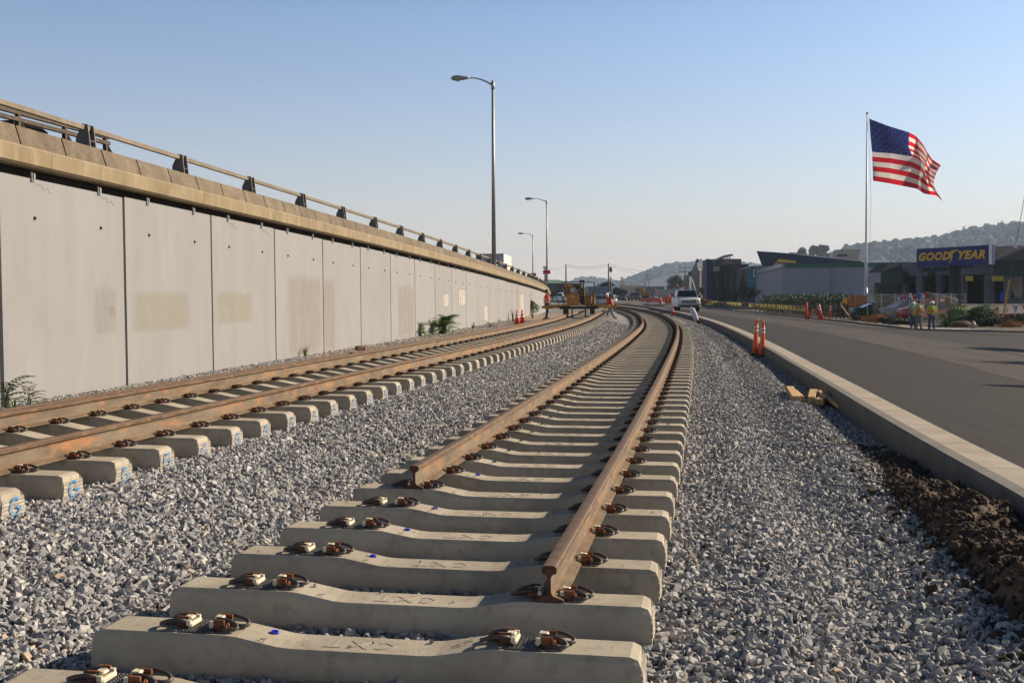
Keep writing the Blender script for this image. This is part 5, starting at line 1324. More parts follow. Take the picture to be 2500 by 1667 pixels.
mb = MB(); mb.add([(A.x, A.y+.3, 5.1), (B_.x, B_.y+.3, 5.1), (B_.x+7, 199, 5.1), (L_.x+.2, 200, 5.1)], [(0, 1, 2, 3)]); mb.build('roof', M['darkwall'], t, world=True)
M['dgreen'] = mat('dark_green_letter', (.01, .05, .03), rough=.7); M['dblue'] = mat('dark_blue_letter', (.02, .03, .12), rough=.7)
def on_wall(P0, P1, u, z, off=-.05):
    p = P0.lerp(P1, u); d = (P1-P0).normalized(); n_ = Vector((-d.y, d.x, 0)); n_ = n_ if n_.y < 0 else -n_
    if abs(d.y) > .9: n_ = Vector((-1, 0, 0))
    return Vector((p.x, p.y, z))+n_*.06, d, n_
def text_on(t, txt, c, dx, nrm, size, m_, name='lettering', **kw):
    me = textmesh(txt, size, .03, name, M[m_] if isinstance(m_, str) else m_, **kw)
    o = link(name, me, t); up = Vector((0, 0, 1)); r_ = Matrix((dx, up, nrm)).transposed()
    o.matrix_local = Matrix.Translation(Vector(c)-t.location) @ r_.to_4x4(); return o
c, d, n_ = on_wall(Vector((L_.x, L_.y, 0)), Vector((A.x, A.y, 0)), .60, 4.35); text_on(t, 'Aw', c, d, n_, 2.2, 'dgreen', bold=.06)
def squiggle(t, P0, P1, u0, u1, z, h, m_, n, seed):
    r2 = random.Random(seed); mb = MB()
    for i in range(n):
        c, d, n_ = on_wall(P0, P1, u0+(u1-u0)*i/max(1, n-1), z); c = c-t.location; hh = h*r2.uniform(.5, 1)
        mb.tube([c+Vector((0, 0, -hh/2)), c+d*r2.uniform(.2, .7)+Vector((0, 0, r2.uniform(-.1, .1))), c+Vector((0, 0, hh/2))+d*r2.uniform(0, .5)], .10*h, 4)
    mb.build('scrawl', M[m_], t)
squiggle(t, Vector((L_.x, L_.y, 0)), Vector((A.x, A.y, 0)), .42, .50, .45, 1.2, 'dblue', 2, 1)
squiggle(t, Vector((L_.x, L_.y, 0)), Vector((A.x, A.y, 0)), .56, .86, .45, 1.1, 'dblue', 8, 2)
# blue wedge building behind
t = thing('retail_store', 'dark blue wedge shaped store front with a yellow tag sign, above the green band', 'building', (60, 206, -.5))
Yw = 206
pts = [(1847, 613), (1862, 654), (1866, 712), (2106, 712), (2106, 639.5), (2098, 637.5), (2000, 627.6), (1925, 619)]
P = [at(x, y, Yw) for x, y in pts]; mb = MB(); n = len(P); back = Vector((4, 5, 0))
mb.add([p for p in P]+[p+back for p in P], [tuple(range(n)), tuple(range(2*n-1, n-1, -1))]+[(i, (i+1) % n, n+(i+1) % n, n+i) for i in range(n)]); mb.build('wedge_wall', M['navy2'], t, world=True)
pts = [(1888, 660), (1890, 648), (1901.5, 632.5), (1945, 637), (1945, 641.5), (1912, 640), (1898, 638.5), (1897, 660)]
pts = [(1889, 662), (1890, 647), (1901.5, 632.5), (1944, 637), (1944, 660)]
P = [at(x, y, Yw-.5) for x, y in pts]; n = len(P); mb = MB(); mb.add(P+[p+Vector((0, .4, 0)) for p in P], [tuple(range(n)), tuple(range(2*n-1, n-1, -1))]+[(i, (i+1) % n, n+(i+1) % n, n+i) for i in range(n)])
tg = mb.build('tag_sign', M['yel'], t, world=True)
P = [at(x, y, Yw-.6) for x, y in ((1897.5, 662), (1898, 639.5), (1944, 642.5), (1944, 662))]; mb = MB(); mb.add(P, [(0, 1, 2, 3)]); mb.build('tag_field', mat('black_tag_field', (.02, .018, .02), rough=.5), t, world=True)
c = at(1907, 645, Yw-.8); text_on(t, 'BES', c, Vector((1, 0, -.06)).normalized(), Vector((0, -1, 0)), .95, mat('reddish_letter', (.35, .06, .05), rough=.5))
# grey building with canopy
t = thing('grey_store', 'large grey store block with a blue corner slab and sloping canopy', 'building', (38, 205, -.5))
Yg = 205
panel_obj(t, 'blue_slab', 'navy', rect(1729, 1738, 633.5, 746, Yg-1), 4); panel_obj(t, 'blue_slab', mat('shaded_blue_return', (.010, .016, .055), rough=.7), [at(1719, 746, Yg+7), at(1729.2, 746, Yg-1), at(1729.2, 633.5, Yg-1), at(1719, 637, Yg+7)], .3)  # return face in a darker blue, its shade put into the colour
panel_obj(t, 'wall', 'greywall', rect(1737, 1790, 634, 746, Yg), 8)
panel_obj(t, 'upper_wall', 'greywall', rect(1745, 1810, 632, 650, Yg+3), 6)
for x0, x1 in ((1767, 1789), (1789.4, 1828)): panel_obj(t, 'block_wall', 'darkwall', rect(x0, x1, 646 if x0 < 1780 else 645, 746, Yg-6 if x0 > 1780 else Yg-3), 8)
mb = MB(); mb.prism([(-3, 0), (-3, 6.4), (-1, 7.0), (1.5, 7.1), (3, 6.9), (3, 0)], -.4, 3, axis='y', c=at(1845, 746, Yg-8)); mb.build('round_tower', M['greywall'], t, world=True)
mb = MB(); a, b, c_ = at(1744, 641, Yg-3), at(1778, 625.5, Yg-3), at(1790, 624.5, Yg-3)
for p, q in ((a, b), (b, c_)): mb.add([p, q, q+Vector((0, 5, 0)), p+Vector((0, 5, 0)), p+Vector((0, 0, .3)), q+Vector((0, 0, .3)), q+Vector((0, 5, .3)), p+Vector((0, 5, .3))], [(0, 1, 2, 3), (4, 5, 6, 7), (0, 1, 5, 4), (1, 2, 6, 5), (2, 3, 7, 6), (3, 0, 4, 7)])
mb.build('canopy', M['postgrey'], t, world=True)
for px in (1762, 1767, 1772, 1777, 1782): mb = MB(); q = at(px, 646, Yg-3); tp = at(px, 626+max(0, (1778-px)*.45), Yg-3); mb.tube([q, tp], .11, 5); mb.build('canopy_post', M['greywall'], t, world=True)
mb = MB(); q = [at(1747, 661, Yg-2), at(1757, 661, Yg-2), at(1766, 746, Yg-4), at(1755, 746, Yg-4)]; mb.add(q+[p+Vector((0, 1.5, 0)) for p in q], [(0, 1, 2, 3), (7, 6, 5, 4), (0, 4, 5, 1), (1, 5, 6, 2), (2, 6, 7, 3), (3, 7, 4, 0)]); mb.build('leaning_column', M['darkwall'], t, world=True)
panel_obj(t, 'column_head', 'tan', rect(1744.5, 1757, 651.5, 662, Yg-4), 1.2)
fartree(1814, 655, 724, 152, 30, 'dark pointed cypress in front of the dark grey block', 'cone', 60, 4200, 'leafd')
fartree(1828, 698, 726, 148, 62, 'wide dark bush at the foot of the banner', 'bush', 61, 3500, 'leafd'); fartree(1790, 706, 728, 150, 36, 'dark bush left of the pointed cypress', 'bush', 62, 2000, 'leafd'); fartree(1712, 700, 726, 160, 22, 'dark tree between the silo and the blue slab', 'round', 63, 1500)
t = thing('banner_sign', 'tall rounded green and blue banner with vertical white letters', 'sign', at(1835, 726, 146))
P = [(1825, 700), (1825, 664), (1829, 657), (1841, 654.5), (1846, 660), (1845, 700)]; Pq = [at(x, y, 146) for x, y in P]; n = len(Pq); mb = MB(); mb.add(Pq+[p+Vector((0, .15, 0)) for p in Pq], [tuple(range(n)), tuple(range(2*n-1, n-1, -1))]+[(i, (i+1) % n, n+(i+1) % n, n+i) for i in range(n)])
bm_ = mat('green_blue_banner', (.01, .16, .13), (.02, .12, .22), scale=.5, rough=.6); mb.build('banner_cloth', bm_, t, world=True)
for i, ch_ in enumerate('PLA'): text_on(t, ch_, at(1841, 661.5+i*6.2, 145.8), Vector((1, 0, 0)), Vector((0, -1, 0)), .42, 'white', bold=.01)
mb = MB(); mb.tube([at(1846.5, 726, 146.1), at(1846.5, 656, 146.1)], .05, 6); mb.build('pole', M['postgrey'], t, world=True)
# silo plant
t = thing('concrete_plant', 'grey concrete silo plant with conical top and side chute', 'silo', at(1700, 722, 235))
b0 = t.location
def px2m(p, Y): return p*Y/FPX
S_ = px2m(1, 235)
def zat(py): return at(1700, py, 235).z-b0.z
mb = MB(); mb.lathe([(12*S_, 0), (12*S_, zat(662)), (12.6*S_, zat(661)), (4*S_, zat(646)), (3.4*S_, zat(644)), (3.4*S_, zat(641))], (0, 0, 0), 18); mb.build('silo_body', M['oxide'], t)
mb = MB(); mb.box((2*S_, 0, zat(638)), (7*S_, 3*S_, 5*S_)); mb.box((2.5*S_, 0, zat(634)), (4.5*S_, 3*S_, 4*S_)); mb.box((-3*S_, 0, zat(639)), (1*S_, 1*S_, 9*S_)); mb.build('head_house', M['darkwall'], t)
mb = MB(); mb.lathe([(6.5*S_, 0), (6.5*S_, zat(674)), (5*S_, zat(672))], (-24*S_, 0, 0), 14); mb.build('silo_small', M['oxide'], t)
mb = MB(); mb.box((-14*S_, 1, zat(669)), (8*S_, 3*S_, 10*S_)); mb.box((15*S_, 2, zat(690)), (12*S_, 4*S_, 62*S_)); mb.build('frame_block', M['greywall'], t)
mb = MB(); mb.tube([(4*S_, -1, zat(646)), (9*S_, -1, zat(656))], .12, 5); mb.tube([(5*S_, -1, zat(648)), (18*S_, -1, zat(660))], .10, 5); mb.tube([(-16*S_, -2, zat(680)), (-6*S_, -2, zat(708))], .14, 5)
for z in (664, 668): mb.tube([(-12.8*S_, -1.2, zat(z)), (0, -1.5, zat(z)), (17*S_, -1.2, zat(z))], .07, 5)
mb.build('chute', M['steel'], t)
# distant sheds, left to right
t, W_, H_ = boxbuilding('green_roof_hall', 'hall with a hipped pale green metal roof behind the wall end', 'greywall', 1318, 1396, 692, .1, 225, 14)
mb = MB(); hh = at(1340, 683, 225).z-at(1340, 692, 225).z; mb.loft([[(-W_/2-.3, -.4, H_), (W_/2+.3, -.4, H_), (W_/2+.3, 14, H_), (-W_/2-.3, 14, H_)], [(-W_/2+.6, 2, H_+hh), (W_/2-2.8, 2, H_+hh), (W_/2-2.8, 12, H_+hh), (-W_/2+.6, 12, H_+hh)]]); mb.build('roof', mat('pale_green_metal_roof', (.13, .24, .18), (.18, .30, .23), scale=.8, rough=.5, stretch=(4, .2, .2)), t)
t, W_, H_ = boxbuilding('tan_building', 'low tan building with a yellow corner coloured as if sunlit, behind the autumn tree', 'darkwall', 1372, 1417, 692, .1, 205, 10)
panel_obj(t, 'painted_sunlit_corner', mat('sunlit_cream_wall', (.55, .46, .28), rough=.9), rect(1417, 1424, 691.5, 716, 205), 3); panel_obj(t, 'low_wall', bpy.data.materials['sunlit_cream_wall'], rect(1418, 1434, 702.5, 720, 203), 2)  # cream colour stands in for sunlight on the corner and low wall
t, W_, H_ = boxbuilding('blue_shed', 'plain blue grey shed behind the track machine', mat('blue_grey_shed', (.22, .25, .33), (.27, .30, .38), scale=.3, rough=.8), 1438, 1494, 699.5, .1, 220, 12)
panel_obj(t, 'painted_lit_edge', 'white', rect(1494, 1495.4, 700, 722, 219.5), .3)  # white strip paints sunlight along the shed's edge
t, W_, H_ = boxbuilding('dark_roof_house', 'house with a dark pitched roof rising above the blue shed', 'leafd' if 0 else 'darkwall', 1472, 1492, 698, .1, 236, 8)
mb = MB(); mb.prism([(-W_/2-1.2, H_), (W_/2+1, H_), (W_/2-.2, H_+.9), (-W_/2+.8, H_+.9)], -.5, 8.5, axis='y'); mb.build('roof', M['mansard'], t)
fartree(1484, 686, 720, 250, 34, 'dark green tree behind the dark roofed house', 'round', 70, 1500); fartree(1508, 698, 724, 255, 48, 'dark green sloping tree mass right of the transformer pole', 'bush', 71, 2400); fartree(1440, 703, 722, 300, 40, 'dull green tree far behind the track machine', 'bush', 72, 900)
fartree(1388, 690, 737, 150, 44, 'orange brown autumn tree standing left of the track machine', 'round', 73, 2600, 'leafo'); fartree(1349, 708, 732, 175, 30, 'grey leafless looking shrub beyond the wall end', 'bush', 74, 900, 'leafd')
t, W_, H_ = boxbuilding('pink_roof_building', 'long low building with a pinkish roof at the foot of the hill', 'beige', 1519, 1566, 702, .1, 420, 25)
mb = MB(); mb.box((0, 0, H_+.3), (W_+2, 3, .9)); mb.build('roof', mat('pinkish_roof', (.45, .34, .28), rough=.9), t)
t, W_, H_ = boxbuilding('slate_building', 'flat roofed slate blue building at the foot of the far hill', mat('slate_wall', (.11, .13, .17), (.14, .16, .20), scale=.2, rough=.9), 1575, 1622, 699.5, .1, 360, 18)
mb = MB(); mb.box((2.2, -.3, H_+.15), (3.1, .8, .35)); mb.build('roof_edge', M['white'], t)
for x in (-1.6, .4): mb = MB(); mb.box((x, -.05, H_*.55), (.8, .12, .8)); mb.build('window', M['nearblack'], t)
t, W_, H_ = boxbuilding('long_white_fence_wall', 'long pale corrugated wall right of the slate building', mat('pale_corrugated', (.30, .30, .29), (.38, .38, .36), scale=1, rough=.8, stretch=(3, 1, .1)), 1598, 1652, 706, .1, 300, 1, cat='wall')
fartree(1652, 669, 716, 380, 46, 'large dark hazy tree left of the silos', 'round', 75, 2600); fartree(1640, 672, 716, 390, 36, 'dark hazy tree at the left of the pair by the silos', 'round', 76, 1800); fartree(1560, 698, 722, 350, 30, 'olive green tree between the pink roof and the slate building', 'bush', 77, 900, 'leaf2')
fartree(1655, 710, 734, 180, 48, 'brown leafless thicket behind the orange posts', 'bush', 78, 1800, 'leafd'); fartree(1718, 724, 745, 165, 36, 'rust brown dry shrubs at the start of the taped fence', 'bush', 79, 1600, 'leafo')
t, W_, H_ = boxbuilding('beige_tower_block', 'plain beige block rising above the blue roof under the hill', 'beige', 2060, 2098, 609, -.4, 300, 10)
mb = MB(); mb.box((-W_/2-.5, -.2, H_*.88), (2.6, .5, .6)); mb.build('canopy', M['darkwall'], t)
t, W_, H_ = boxbuilding('white_roof_building', 'low building with bright white roof under the right hill', 'white', 2140, 2172, 635, -.4, 420, 12)
for px, hh in ((2194, 627), (2207, 629), (2215, 629)): fartree(px, hh, 660, 330, 9, {2194: 'leftmost tallest pale yellow poplar under the right hill', 2207: 'middle pale yellow poplar under the right hill', 2215: 'rightmost pale yellow poplar under the right hill'}[px], 'cone', px, 500, 'grass')
# ------------------------------------------------------------------ tyre shop
Ys = 100
t = thing('tyre_shop', 'white tyre shop with dark open bays and dark mansard roof corners', 'building', (40, Ys, -.45))
def sh(px0, px1, py0, py1, Y0=None, Y1=None, dy=0):   # on the shop front plane, nearer to the right
    f = lambda px: 104-(px-2140)*.045+dy
    return [at(px0, py1, f(px0)), at(px1, py1, f(px1)), at(px1, py0, f(px1)), at(px0, py0, f(px0))]
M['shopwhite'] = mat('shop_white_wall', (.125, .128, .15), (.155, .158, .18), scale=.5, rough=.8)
P = sh(2205, 2440, 0, 0); fz = lambda px: 104-(px-2140)*.045
top = [at(2203, 643, fz(2203)), at(2440, 618, fz(2440))]
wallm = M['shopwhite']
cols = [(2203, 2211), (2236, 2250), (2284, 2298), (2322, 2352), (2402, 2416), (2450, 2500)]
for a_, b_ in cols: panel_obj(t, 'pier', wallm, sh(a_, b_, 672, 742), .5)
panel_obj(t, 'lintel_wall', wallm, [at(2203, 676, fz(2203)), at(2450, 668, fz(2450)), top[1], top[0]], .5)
panel_obj(t, 'bay_shade_sheet', 'nearblack', sh(2203, 2500, 655, 742, dy=2.5), .3)  # near-black sheet stands in for the shade inside the open bays
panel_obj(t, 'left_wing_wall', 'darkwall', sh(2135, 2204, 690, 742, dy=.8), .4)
def mans(px0, px1, pt, pm, pb, inset, dy=-1.0):
    a0, a1 = at(px0, pb, fz(px0)+dy), at(px1, pb, fz(px1)+dy); m0, m1 = at(px0, pm, fz(px0)+dy), at(px1, pm, fz(px1)+dy)
    t0, t1 = at(px0+inset, pt, fz(px0)+1), at(px1-4, pt, fz(px1)+1)
    panel_obj(t, 'fascia', 'mansardg', [a0, a1, m1, m0], .6); mb = MB(); mb.add([m0, m1, t1, t0, t1+Vector((0, 3, 0)), t0+Vector((0, 3, 0)), m1+Vector((0, 4, 0)), m0+Vector((0, 4, 0))], [(0, 1, 2, 3), (3, 2, 4, 5), (0, 3, 5, 7), (1, 6, 4, 2)]); mb.build('mansard_roof', M['mansard'], t, world=True)
mans(2150, 2205, 644, 665, 694, 18); mans(2426, 2520, 600, 636, 674, 32, -2.5)
for a_, b_, m_ in ((2219, 2235, 'sg'), (2299, 2311, 'sg')):
    M.setdefault('sg', mat('green_window_sign', (.01, .16, .06), rough=.5)); o = panel_obj(t, 'window_sign', 'sg', sh(a_, b_, 680, 694, dy=.6), .05)
    mb = MB(); q = at(a_+4, 688, fz(a_)+.5); mb.tube([q, q+Vector((.1, 0, -.12)), q+Vector((.22, 0, .02)), q+Vector((.3, 0, -.1))], .03, 4); mb.build('window_lettering', M['white'], t, world=True)
for a_, b_, s_ in ((2357, 2375, 0), (2421, 2449, 2)):
    a0 = sh(a_, b_, 674, 686, dy=-.2); panel_obj(t, 'hanging_banner', 'yel', a0, .04); mb = MB(); q = at(a_+5, 681, fz(a_)-.3); mb.tube([q, q+Vector((.15, 0, .1)), q+Vector((.3, 0, -.05)), q+Vector((.5, 0, .08))], .03, 4); mb.build('banner_lettering', M['dgreen'], t, world=True)
mb = MB(); r2 = random.Random(4); px = 2245
while px < 2318:
    q = at(px, 658.5-(px-2245)*.03, fz(px)-.35); mb.box(q, (.05, .04, .34)); 
    if r2.random() < .6: mb.box(q+Vector((.05, 0, r2.choice([-.14, 0, .14]))), (.10, .04, .05))
    px += r2.uniform(2.2, 4.2)
px = 2338
while px < 2377:
    q = at(px, 650.5, fz(px)-.35); mb.box(q, (.05, .04, .30)); mb.box(q+Vector((.05, 0, r2.choice([-.12, 0, .12]))), (.10, .04, .05)); px += r2.uniform(2.5, 4.4)
mb.build('wall_lettering', M['dgreen'], t, world=True)
panel_obj(t, 'red_lettering_board', mat('faded_red_lettering', (.40, .10, .12), (.45, .25, .28), scale=6, rough=.7), sh(2429, 2441, 630, 636, dy=-.4), .05)
panel_obj(t, 'poster', 'bluecloth', sh(2441, 2450, 714, 735, dy=-.6), .05); panel_obj(t, 'poster', 'greyshirt', sh(2452, 2466, 715, 730, dy=-.6), .05); panel_obj(t, 'window', 'glass', sh(2473, 2492, 676, 728, dy=-.3), .1)
mb = MB(); mb.tube([at(2252, 651, 98), at(2252, 742, 98)], .06, 6); mb.build('downpipe', M['postgrey'], t, world=True)
for px, pt, w_, lb in ((2273, 662, 24, 'left dark columnar cypress against the tyre shop bays'), (2316, 660, 16, 'middle dark columnar cypress half behind the sign pole'), (2388, 650, 27, 'right tallest dark columnar cypress against the tyre shop')):
    b = at(px, 740, 96.5); H = at(px, pt, 96.5).z-b.z; tt = thing('columnar_cypress', lb, 'tree', b, 0, 'columnar cypresses at the tyre shop'); W_ = w_*96.5/FPX
    mb = MB(); mb.tube([(0, 0, -.1), (0, 0, H*.8)], [.12, .03], 6); mb.build('trunk', M['bark'], tt)
    crown([((0, 0, H*(.12+.1*k)), W_*(.46 if k < 7 else .36), W_*.46, H*.1) for k in range(9)], 2600, .085, px).build('crown', M['leafd'], tt, fix=False)
# ------------------------------------------------------------------ tyre sign
t = thing('tyre_sign', 'big navy blue roadside sign with yellow italic GOODYEAR lettering', 'sign', at(2329, 795, 85.5))
a, b, c, d = at(2238, 652, 90.5), at(2421, 645.5, 84.7), at(2421, 597.5, 84.7), at(2238, 608, 90.5)
panel_obj(t, 'sign_panel', 'navy', [a, b, c, d], .45)
dx = (b-a).normalized(); dxh = Vector((dx.x, dx.y, 0)).normalized(); nn = Vector((dx.y, -dx.x, 0)).normalized(); nn = nn if nn.y < 0 else -nn
panel_obj(t, 'side_trim', 'white', [b+nn*.03, b+Vector((.22, .2, 0)), c+Vector((.22, .2, 0)), c+nn*.03], .2)
W_ = (b-a).length
M['signyellow'] = mat('sign_letter_yellow', (.72, .42, .01), rough=.5)
def signtext(txt, u, size, sx=1.0):
    me = textmesh(txt, size, .03, 'lettering', M['signyellow'], shear=.28, bold=.042, spacing=1.12); o = link('lettering', me, t)
    p = a.lerp(b, u).lerp(d.lerp(c, u), .52)+nn*.03; up = (d-a).normalized(); xx = (b-a).lerp(c-d, .5).normalized(); zz = xx.cross(up).normalized()
    r_ = Matrix((xx*sx, up, zz)).transposed(); o.matrix_local = Matrix.Translation(p-t.location) @ r_.to_4x4(); return o
signtext('GOOD', .24, .88, 1.02); signtext('YEAR', .735, .88, 1.08)
up = (d-a).normalized(); xx = (b-a).normalized(); mb = MB(); o0 = a.lerp(b, .482).lerp(d.lerp(c, .482), .5)+nn*.03
wf = [(-.16, -.55), (-.02, -.30), (.10, -.05), (.12, .08), (.06, .14), (.16, .24), (.42, .40), (.62, .44), (.60, .50), (.25, .50), (.0, .46), (-.12, .34), (-.20, .28), (-.16, .20), (-.22, .12), (-.12, .08), (-.10, -.05), (-.16, -.14), (-.10, -.22), (-.20, -.38)]
q = [o0+xx*x+up*y for x, y in wf]; n = len(q); mb.add(q+[p-nn*.02 for p in q], [tuple(range(n)), tuple(range(2*n-1, n-1, -1))]+[(i, (i+1) % n, n+(i+1) % n, n+i) for i in range(n)]); mb.build('winged_foot', M['signyellow'], t, world=True)
mb = MB(); mb.tube([at(2281, 604, 88.8), at(2281, 601, 88.8)], .05, 5); mb.tube([at(2340, 601, 87), at(2340, 598, 87)], .05, 5); mb.build('bolt', M['postgrey'], t, world=True)
panel_obj(t, 'support_column', 'darkwall', rect(2320, 2331, 648, 795, 88), .3); panel_obj(t, 'support_column', 'darkwall', rect(2335, 2346, 648, 795, 88), .3); panel_obj(t, 'slot_strip', 'nearblack', rect(2331, 2335, 648, 795, 88.2), .1)  # near-black strip fills the dark slot between the columns
# ------------------------------------------------------------------ flag pole and flag
Yf = 105; b = at(2113.5, 735, Yf); H = at(2112.8, 281, Yf).z-b.z
t = thing('flagpole', 'tall pale tapering flagpole beside the white warehouse', 'flagpole', b)
mb = MB(); mb.tube([(0, 0, -.8), (0, 0, H*.25), (0, 0, H)], [.15, .12, .05], 12); mb.build('pole', M['white'], t, True); mb = MB(); mb.tube([(0, 0, -.8), (0, 0, 1.3)], .17, 12); mb.build('pole_base', M['white'], t, True)
mb = MB(); mb.lathe([(.0, -.11), (.08, -.08), (.11, 0), (.08, .08), (0, .11)], (0, 0, H+.16), 12); mb.tube([(0, 0, H-.05), (0, 0, H+.1)], .03, 6); mb.build('finial', M['grease'], t, True)
mb = MB(); mb.tube([(.1, -.02, H-.15), (.42, -.05, H*.55), (.35, -.05, H*.35), (.22, -.03, H*.1)], .012, 4); mb.build('halyard', M['postgrey'], t)
def fmat(name, c):
    m_ = bpy.data.materials.new(name); m_.use_nodes = True; N = m_.node_tree.nodes; L = m_.node_tree.links; p = N['Principled BSDF']; p.inputs['Base Color'].default_value = (*c, 1); p.inputs['Roughness'].default_value = .8
    tr = N.new('ShaderNodeBsdfTranslucent'); tr.inputs[0].default_value = (*c, 1); mx = N.new('ShaderNodeMixShader'); mx.inputs[0].default_value = .55
    L.new(p.outputs[0], mx.inputs[1]); L.new(tr.outputs[0], mx.inputs[2]); L.new(mx.outputs[0], N['Material Output'].inputs[0]); return m_
FM = [fmat('flag_red', (.60, .015, .03)), fmat('flag_white', (.80, .76, .70)), fmat('flag_blue', (.022, .035, .17))]
us = [0, .2, .4, .5, .62, .74, .86, 1.0]; vs_ = [0, .25, .54, .77, 1]
net = [[(365, 205), (378, 420), (400, 634), (408, 815), (415, 1000)],
       [(620, 303), (630, 500), (650, 652), (640, 840), (640, 1036)],
       [(890, 385), (880, 560), (930, 694), (900, 890), (900, 1086)],
       [(985, 440), (990, 610), (1040, 750), (1010, 935), (990, 1105)],
       [(1060, 530), (1085, 690), (1095, 835), (1085, 985), (1075, 1165)],
       [(1120, 640), (1110, 740), (1075, 880), (1120, 1030), (1160, 1180)],
       [(1180, 730), (1150, 830), (1130, 930), (1160, 1040), (1235, 1190)],
       [(1300, 808), (1245, 890), (1210, 990), (1205, 1070), (1330, 1278)]]
DY = [0, .25, .1, -.7, .2, 1.1, .4, .9]
NU, NV = 60, 39; fv = []
for i in range(NU+1):
    u = i/NU
    cpx = [np.interp(u, us, [net[k][j][0] for k in range(8)]) for j in range(5)]; cpy = [np.interp(u, us, [net[k][j][1] for k in range(8)]) for j in range(5)]
    # smooth along u by averaging neighbours
    e = .03; cpx = [(c_+np.interp(max(0, u-e), us, [net[k][j][0] for k in range(8)])+np.interp(min(1, u+e), us, [net[k][j][0] for k in range(8)]))/3 for j, c_ in enumerate(cpx)]
    for j in range(NV+1):
        v = j/NV; X = np.interp(v, vs_, cpx); Y_ = np.interp(v, vs_, cpy)
        dy = float(np.interp(u, us, DY))*1.2+.30*math.sin(u*9-v*5)*u**.5+.12*math.sin(u*21+v*9)*(.3+u)+.10*math.sin((u*1.4+v)*14)
        p = at(2050+X/5.227, 250+Y_/5.227, Yf+dy); fv.append((p.x, p.y, p.z))
me = bpy.data.meshes.new('flag_cloth'); fs = []; mi = []
for i in range(NU):
    for j in range(NV):
        k = i*(NV+1)+j; fs.append((k, k+1, k+NV+2, k+NV+1)); st = j//3
        mi.append(2 if (i < NU*.4 and st < 7) else (0 if st % 2 == 0 else 1))
fo = thing('flag', 'large stars and stripes flag blowing to the right from the flagpole', 'flag', at(2119.8, 441, Yf))
o_ = fo.location; me.from_pydata([(x-o_.x, y-o_.y, z-o_.z) for x, y, z in fv], [], fs)
for m_ in FM: me.materials.append(m_)
me.polygons.foreach_set('material_index', mi); me.polygons.foreach_set('use_smooth', [True]*len(fs)); link('cloth', me, fo)
mb = MB(); FV = np.array(fv).reshape(NU+1, NV+1, 3)
for r_ in range(9):
    for c_ in range(6 if r_ % 2 == 0 else 5):
        u = .4*((c_*2+1+(r_ % 2))/12); v = .54*((r_+.5+.0)/9); i = int(u*NU); j = int(v*NV); p = Vector(FV[i][j]); du = (Vector(FV[min(i+1, NU)][j])-p).normalized(); dv = (Vector(FV[i][min(j+1, NV)])-p).normalized(); nn_ = du.cross(dv).normalized()
        if nn_.y > 0: nn_ = -nn_
        s5 = []
        for k in range(10):
            rr_ = .135 if k % 2 == 0 else .055; a_ = math.pi*k/5; s5.append(p+nn_*.03-dv*math.cos(a_)*rr_+du*math.sin(a_)*rr_)
        mb.add(s5, [tuple(range(10))])
mb.build('star_field', fmat('star_white', (.30, .33, .42)), fo, world=True, fix=False); list(kids(fo))[-1]
# ------------------------------------------------------------------ taped timber fence along the footway
t = thing('taped_fence', 'grey timber rail fence with yellow and black tape woven through it', 'fence', (28, 110, -.42))
fp = [(1722, 170), (1790, 138), (1850, 118), (1920, 103), (1985, 93), (2052, 86)]
def fpt(u):
    k = u*(len(fp)-1); i = min(int(k), len(fp)-2); f = k-i; px = fp[i][0]*(1-f)+fp[i+1][0]*f; Y = fp[i][1]*(1-f)+fp[i+1][1]*f; d = ray(px, 700); return Vector((d.x*Y/d.y, Y, -.42))
PN = 34
for i in range(PN+1):
    p = fpt(i/PN); mb = MB(); mb.tube([(p.x, p.y, -.45), (p.x, p.y, .72+.06*math.sin(i*2.3))], .035, 6); mb.build('post', M['oldwood'], t, world=True)
for z in (.58, .05): mb = MB(); mb.tube([fpt(u/40)+Vector((0, -.05, .42+z)) for u in range(41)], .035, 6); mb.build('rail', M['oldwood'], t, world=True)
mb = MB(); n = 110
for i in range(n):
    u0 = i/n*.74; 
    if .26 < u0 < .32: continue
    a_ = fpt(u0)+Vector((0, -.1, .46+(.55 if i % 2 else .08))); b_ = fpt(u0+.74/n)+Vector((0, -.1, .46+(.08 if i % 2 else .55))); w_ = Vector((.17, 0, 0)); mb.add([a_, a_+w_, b_+w_, b_], [(0, 1, 2, 3)])
tm = bpy.data.materials.new('barrier_tape'); tm.use_nodes = True; N = tm.node_tree.nodes; L = tm.node_tree.links; wv = N.new('ShaderNodeTexWave'); wv.inputs['Scale'].default_value = 1.6; rp = N.new('ShaderNodeValToRGB'); rp.color_ramp.interpolation = 'CONSTANT'; rp.color_ramp.elements[0].color = (.03, .03, .02, 1); rp.color_ramp.elements[1].color = (.80, .66, .18, 1); rp.color_ramp.elements[1].position = .2
tcn = N.new('ShaderNodeTexCoord'); L.new(tcn.outputs['Object'], wv.inputs[0]); L.new(wv.outputs[1], rp.inputs[0]); L.new(rp.outputs[0], N['Principled BSDF'].inputs['Base Color'])
mb.build('tape', tm, t, world=True, fix=False)
panel_obj(t, 'yellow_board', 'yellow', [fpt(0)+Vector((0, -.2, .35)), fpt(.05)+Vector((0, -.2, .35)), fpt(.05)+Vector((0, -.2, 1.1)), fpt(0)+Vector((0, -.2, 1.1))], .04)
mb = MB(); mb.tube([at(2053, 745, 85.5), at(2078, 778, 82)], .05, 6); mb.build('brace', M['wood'], t, world=True)
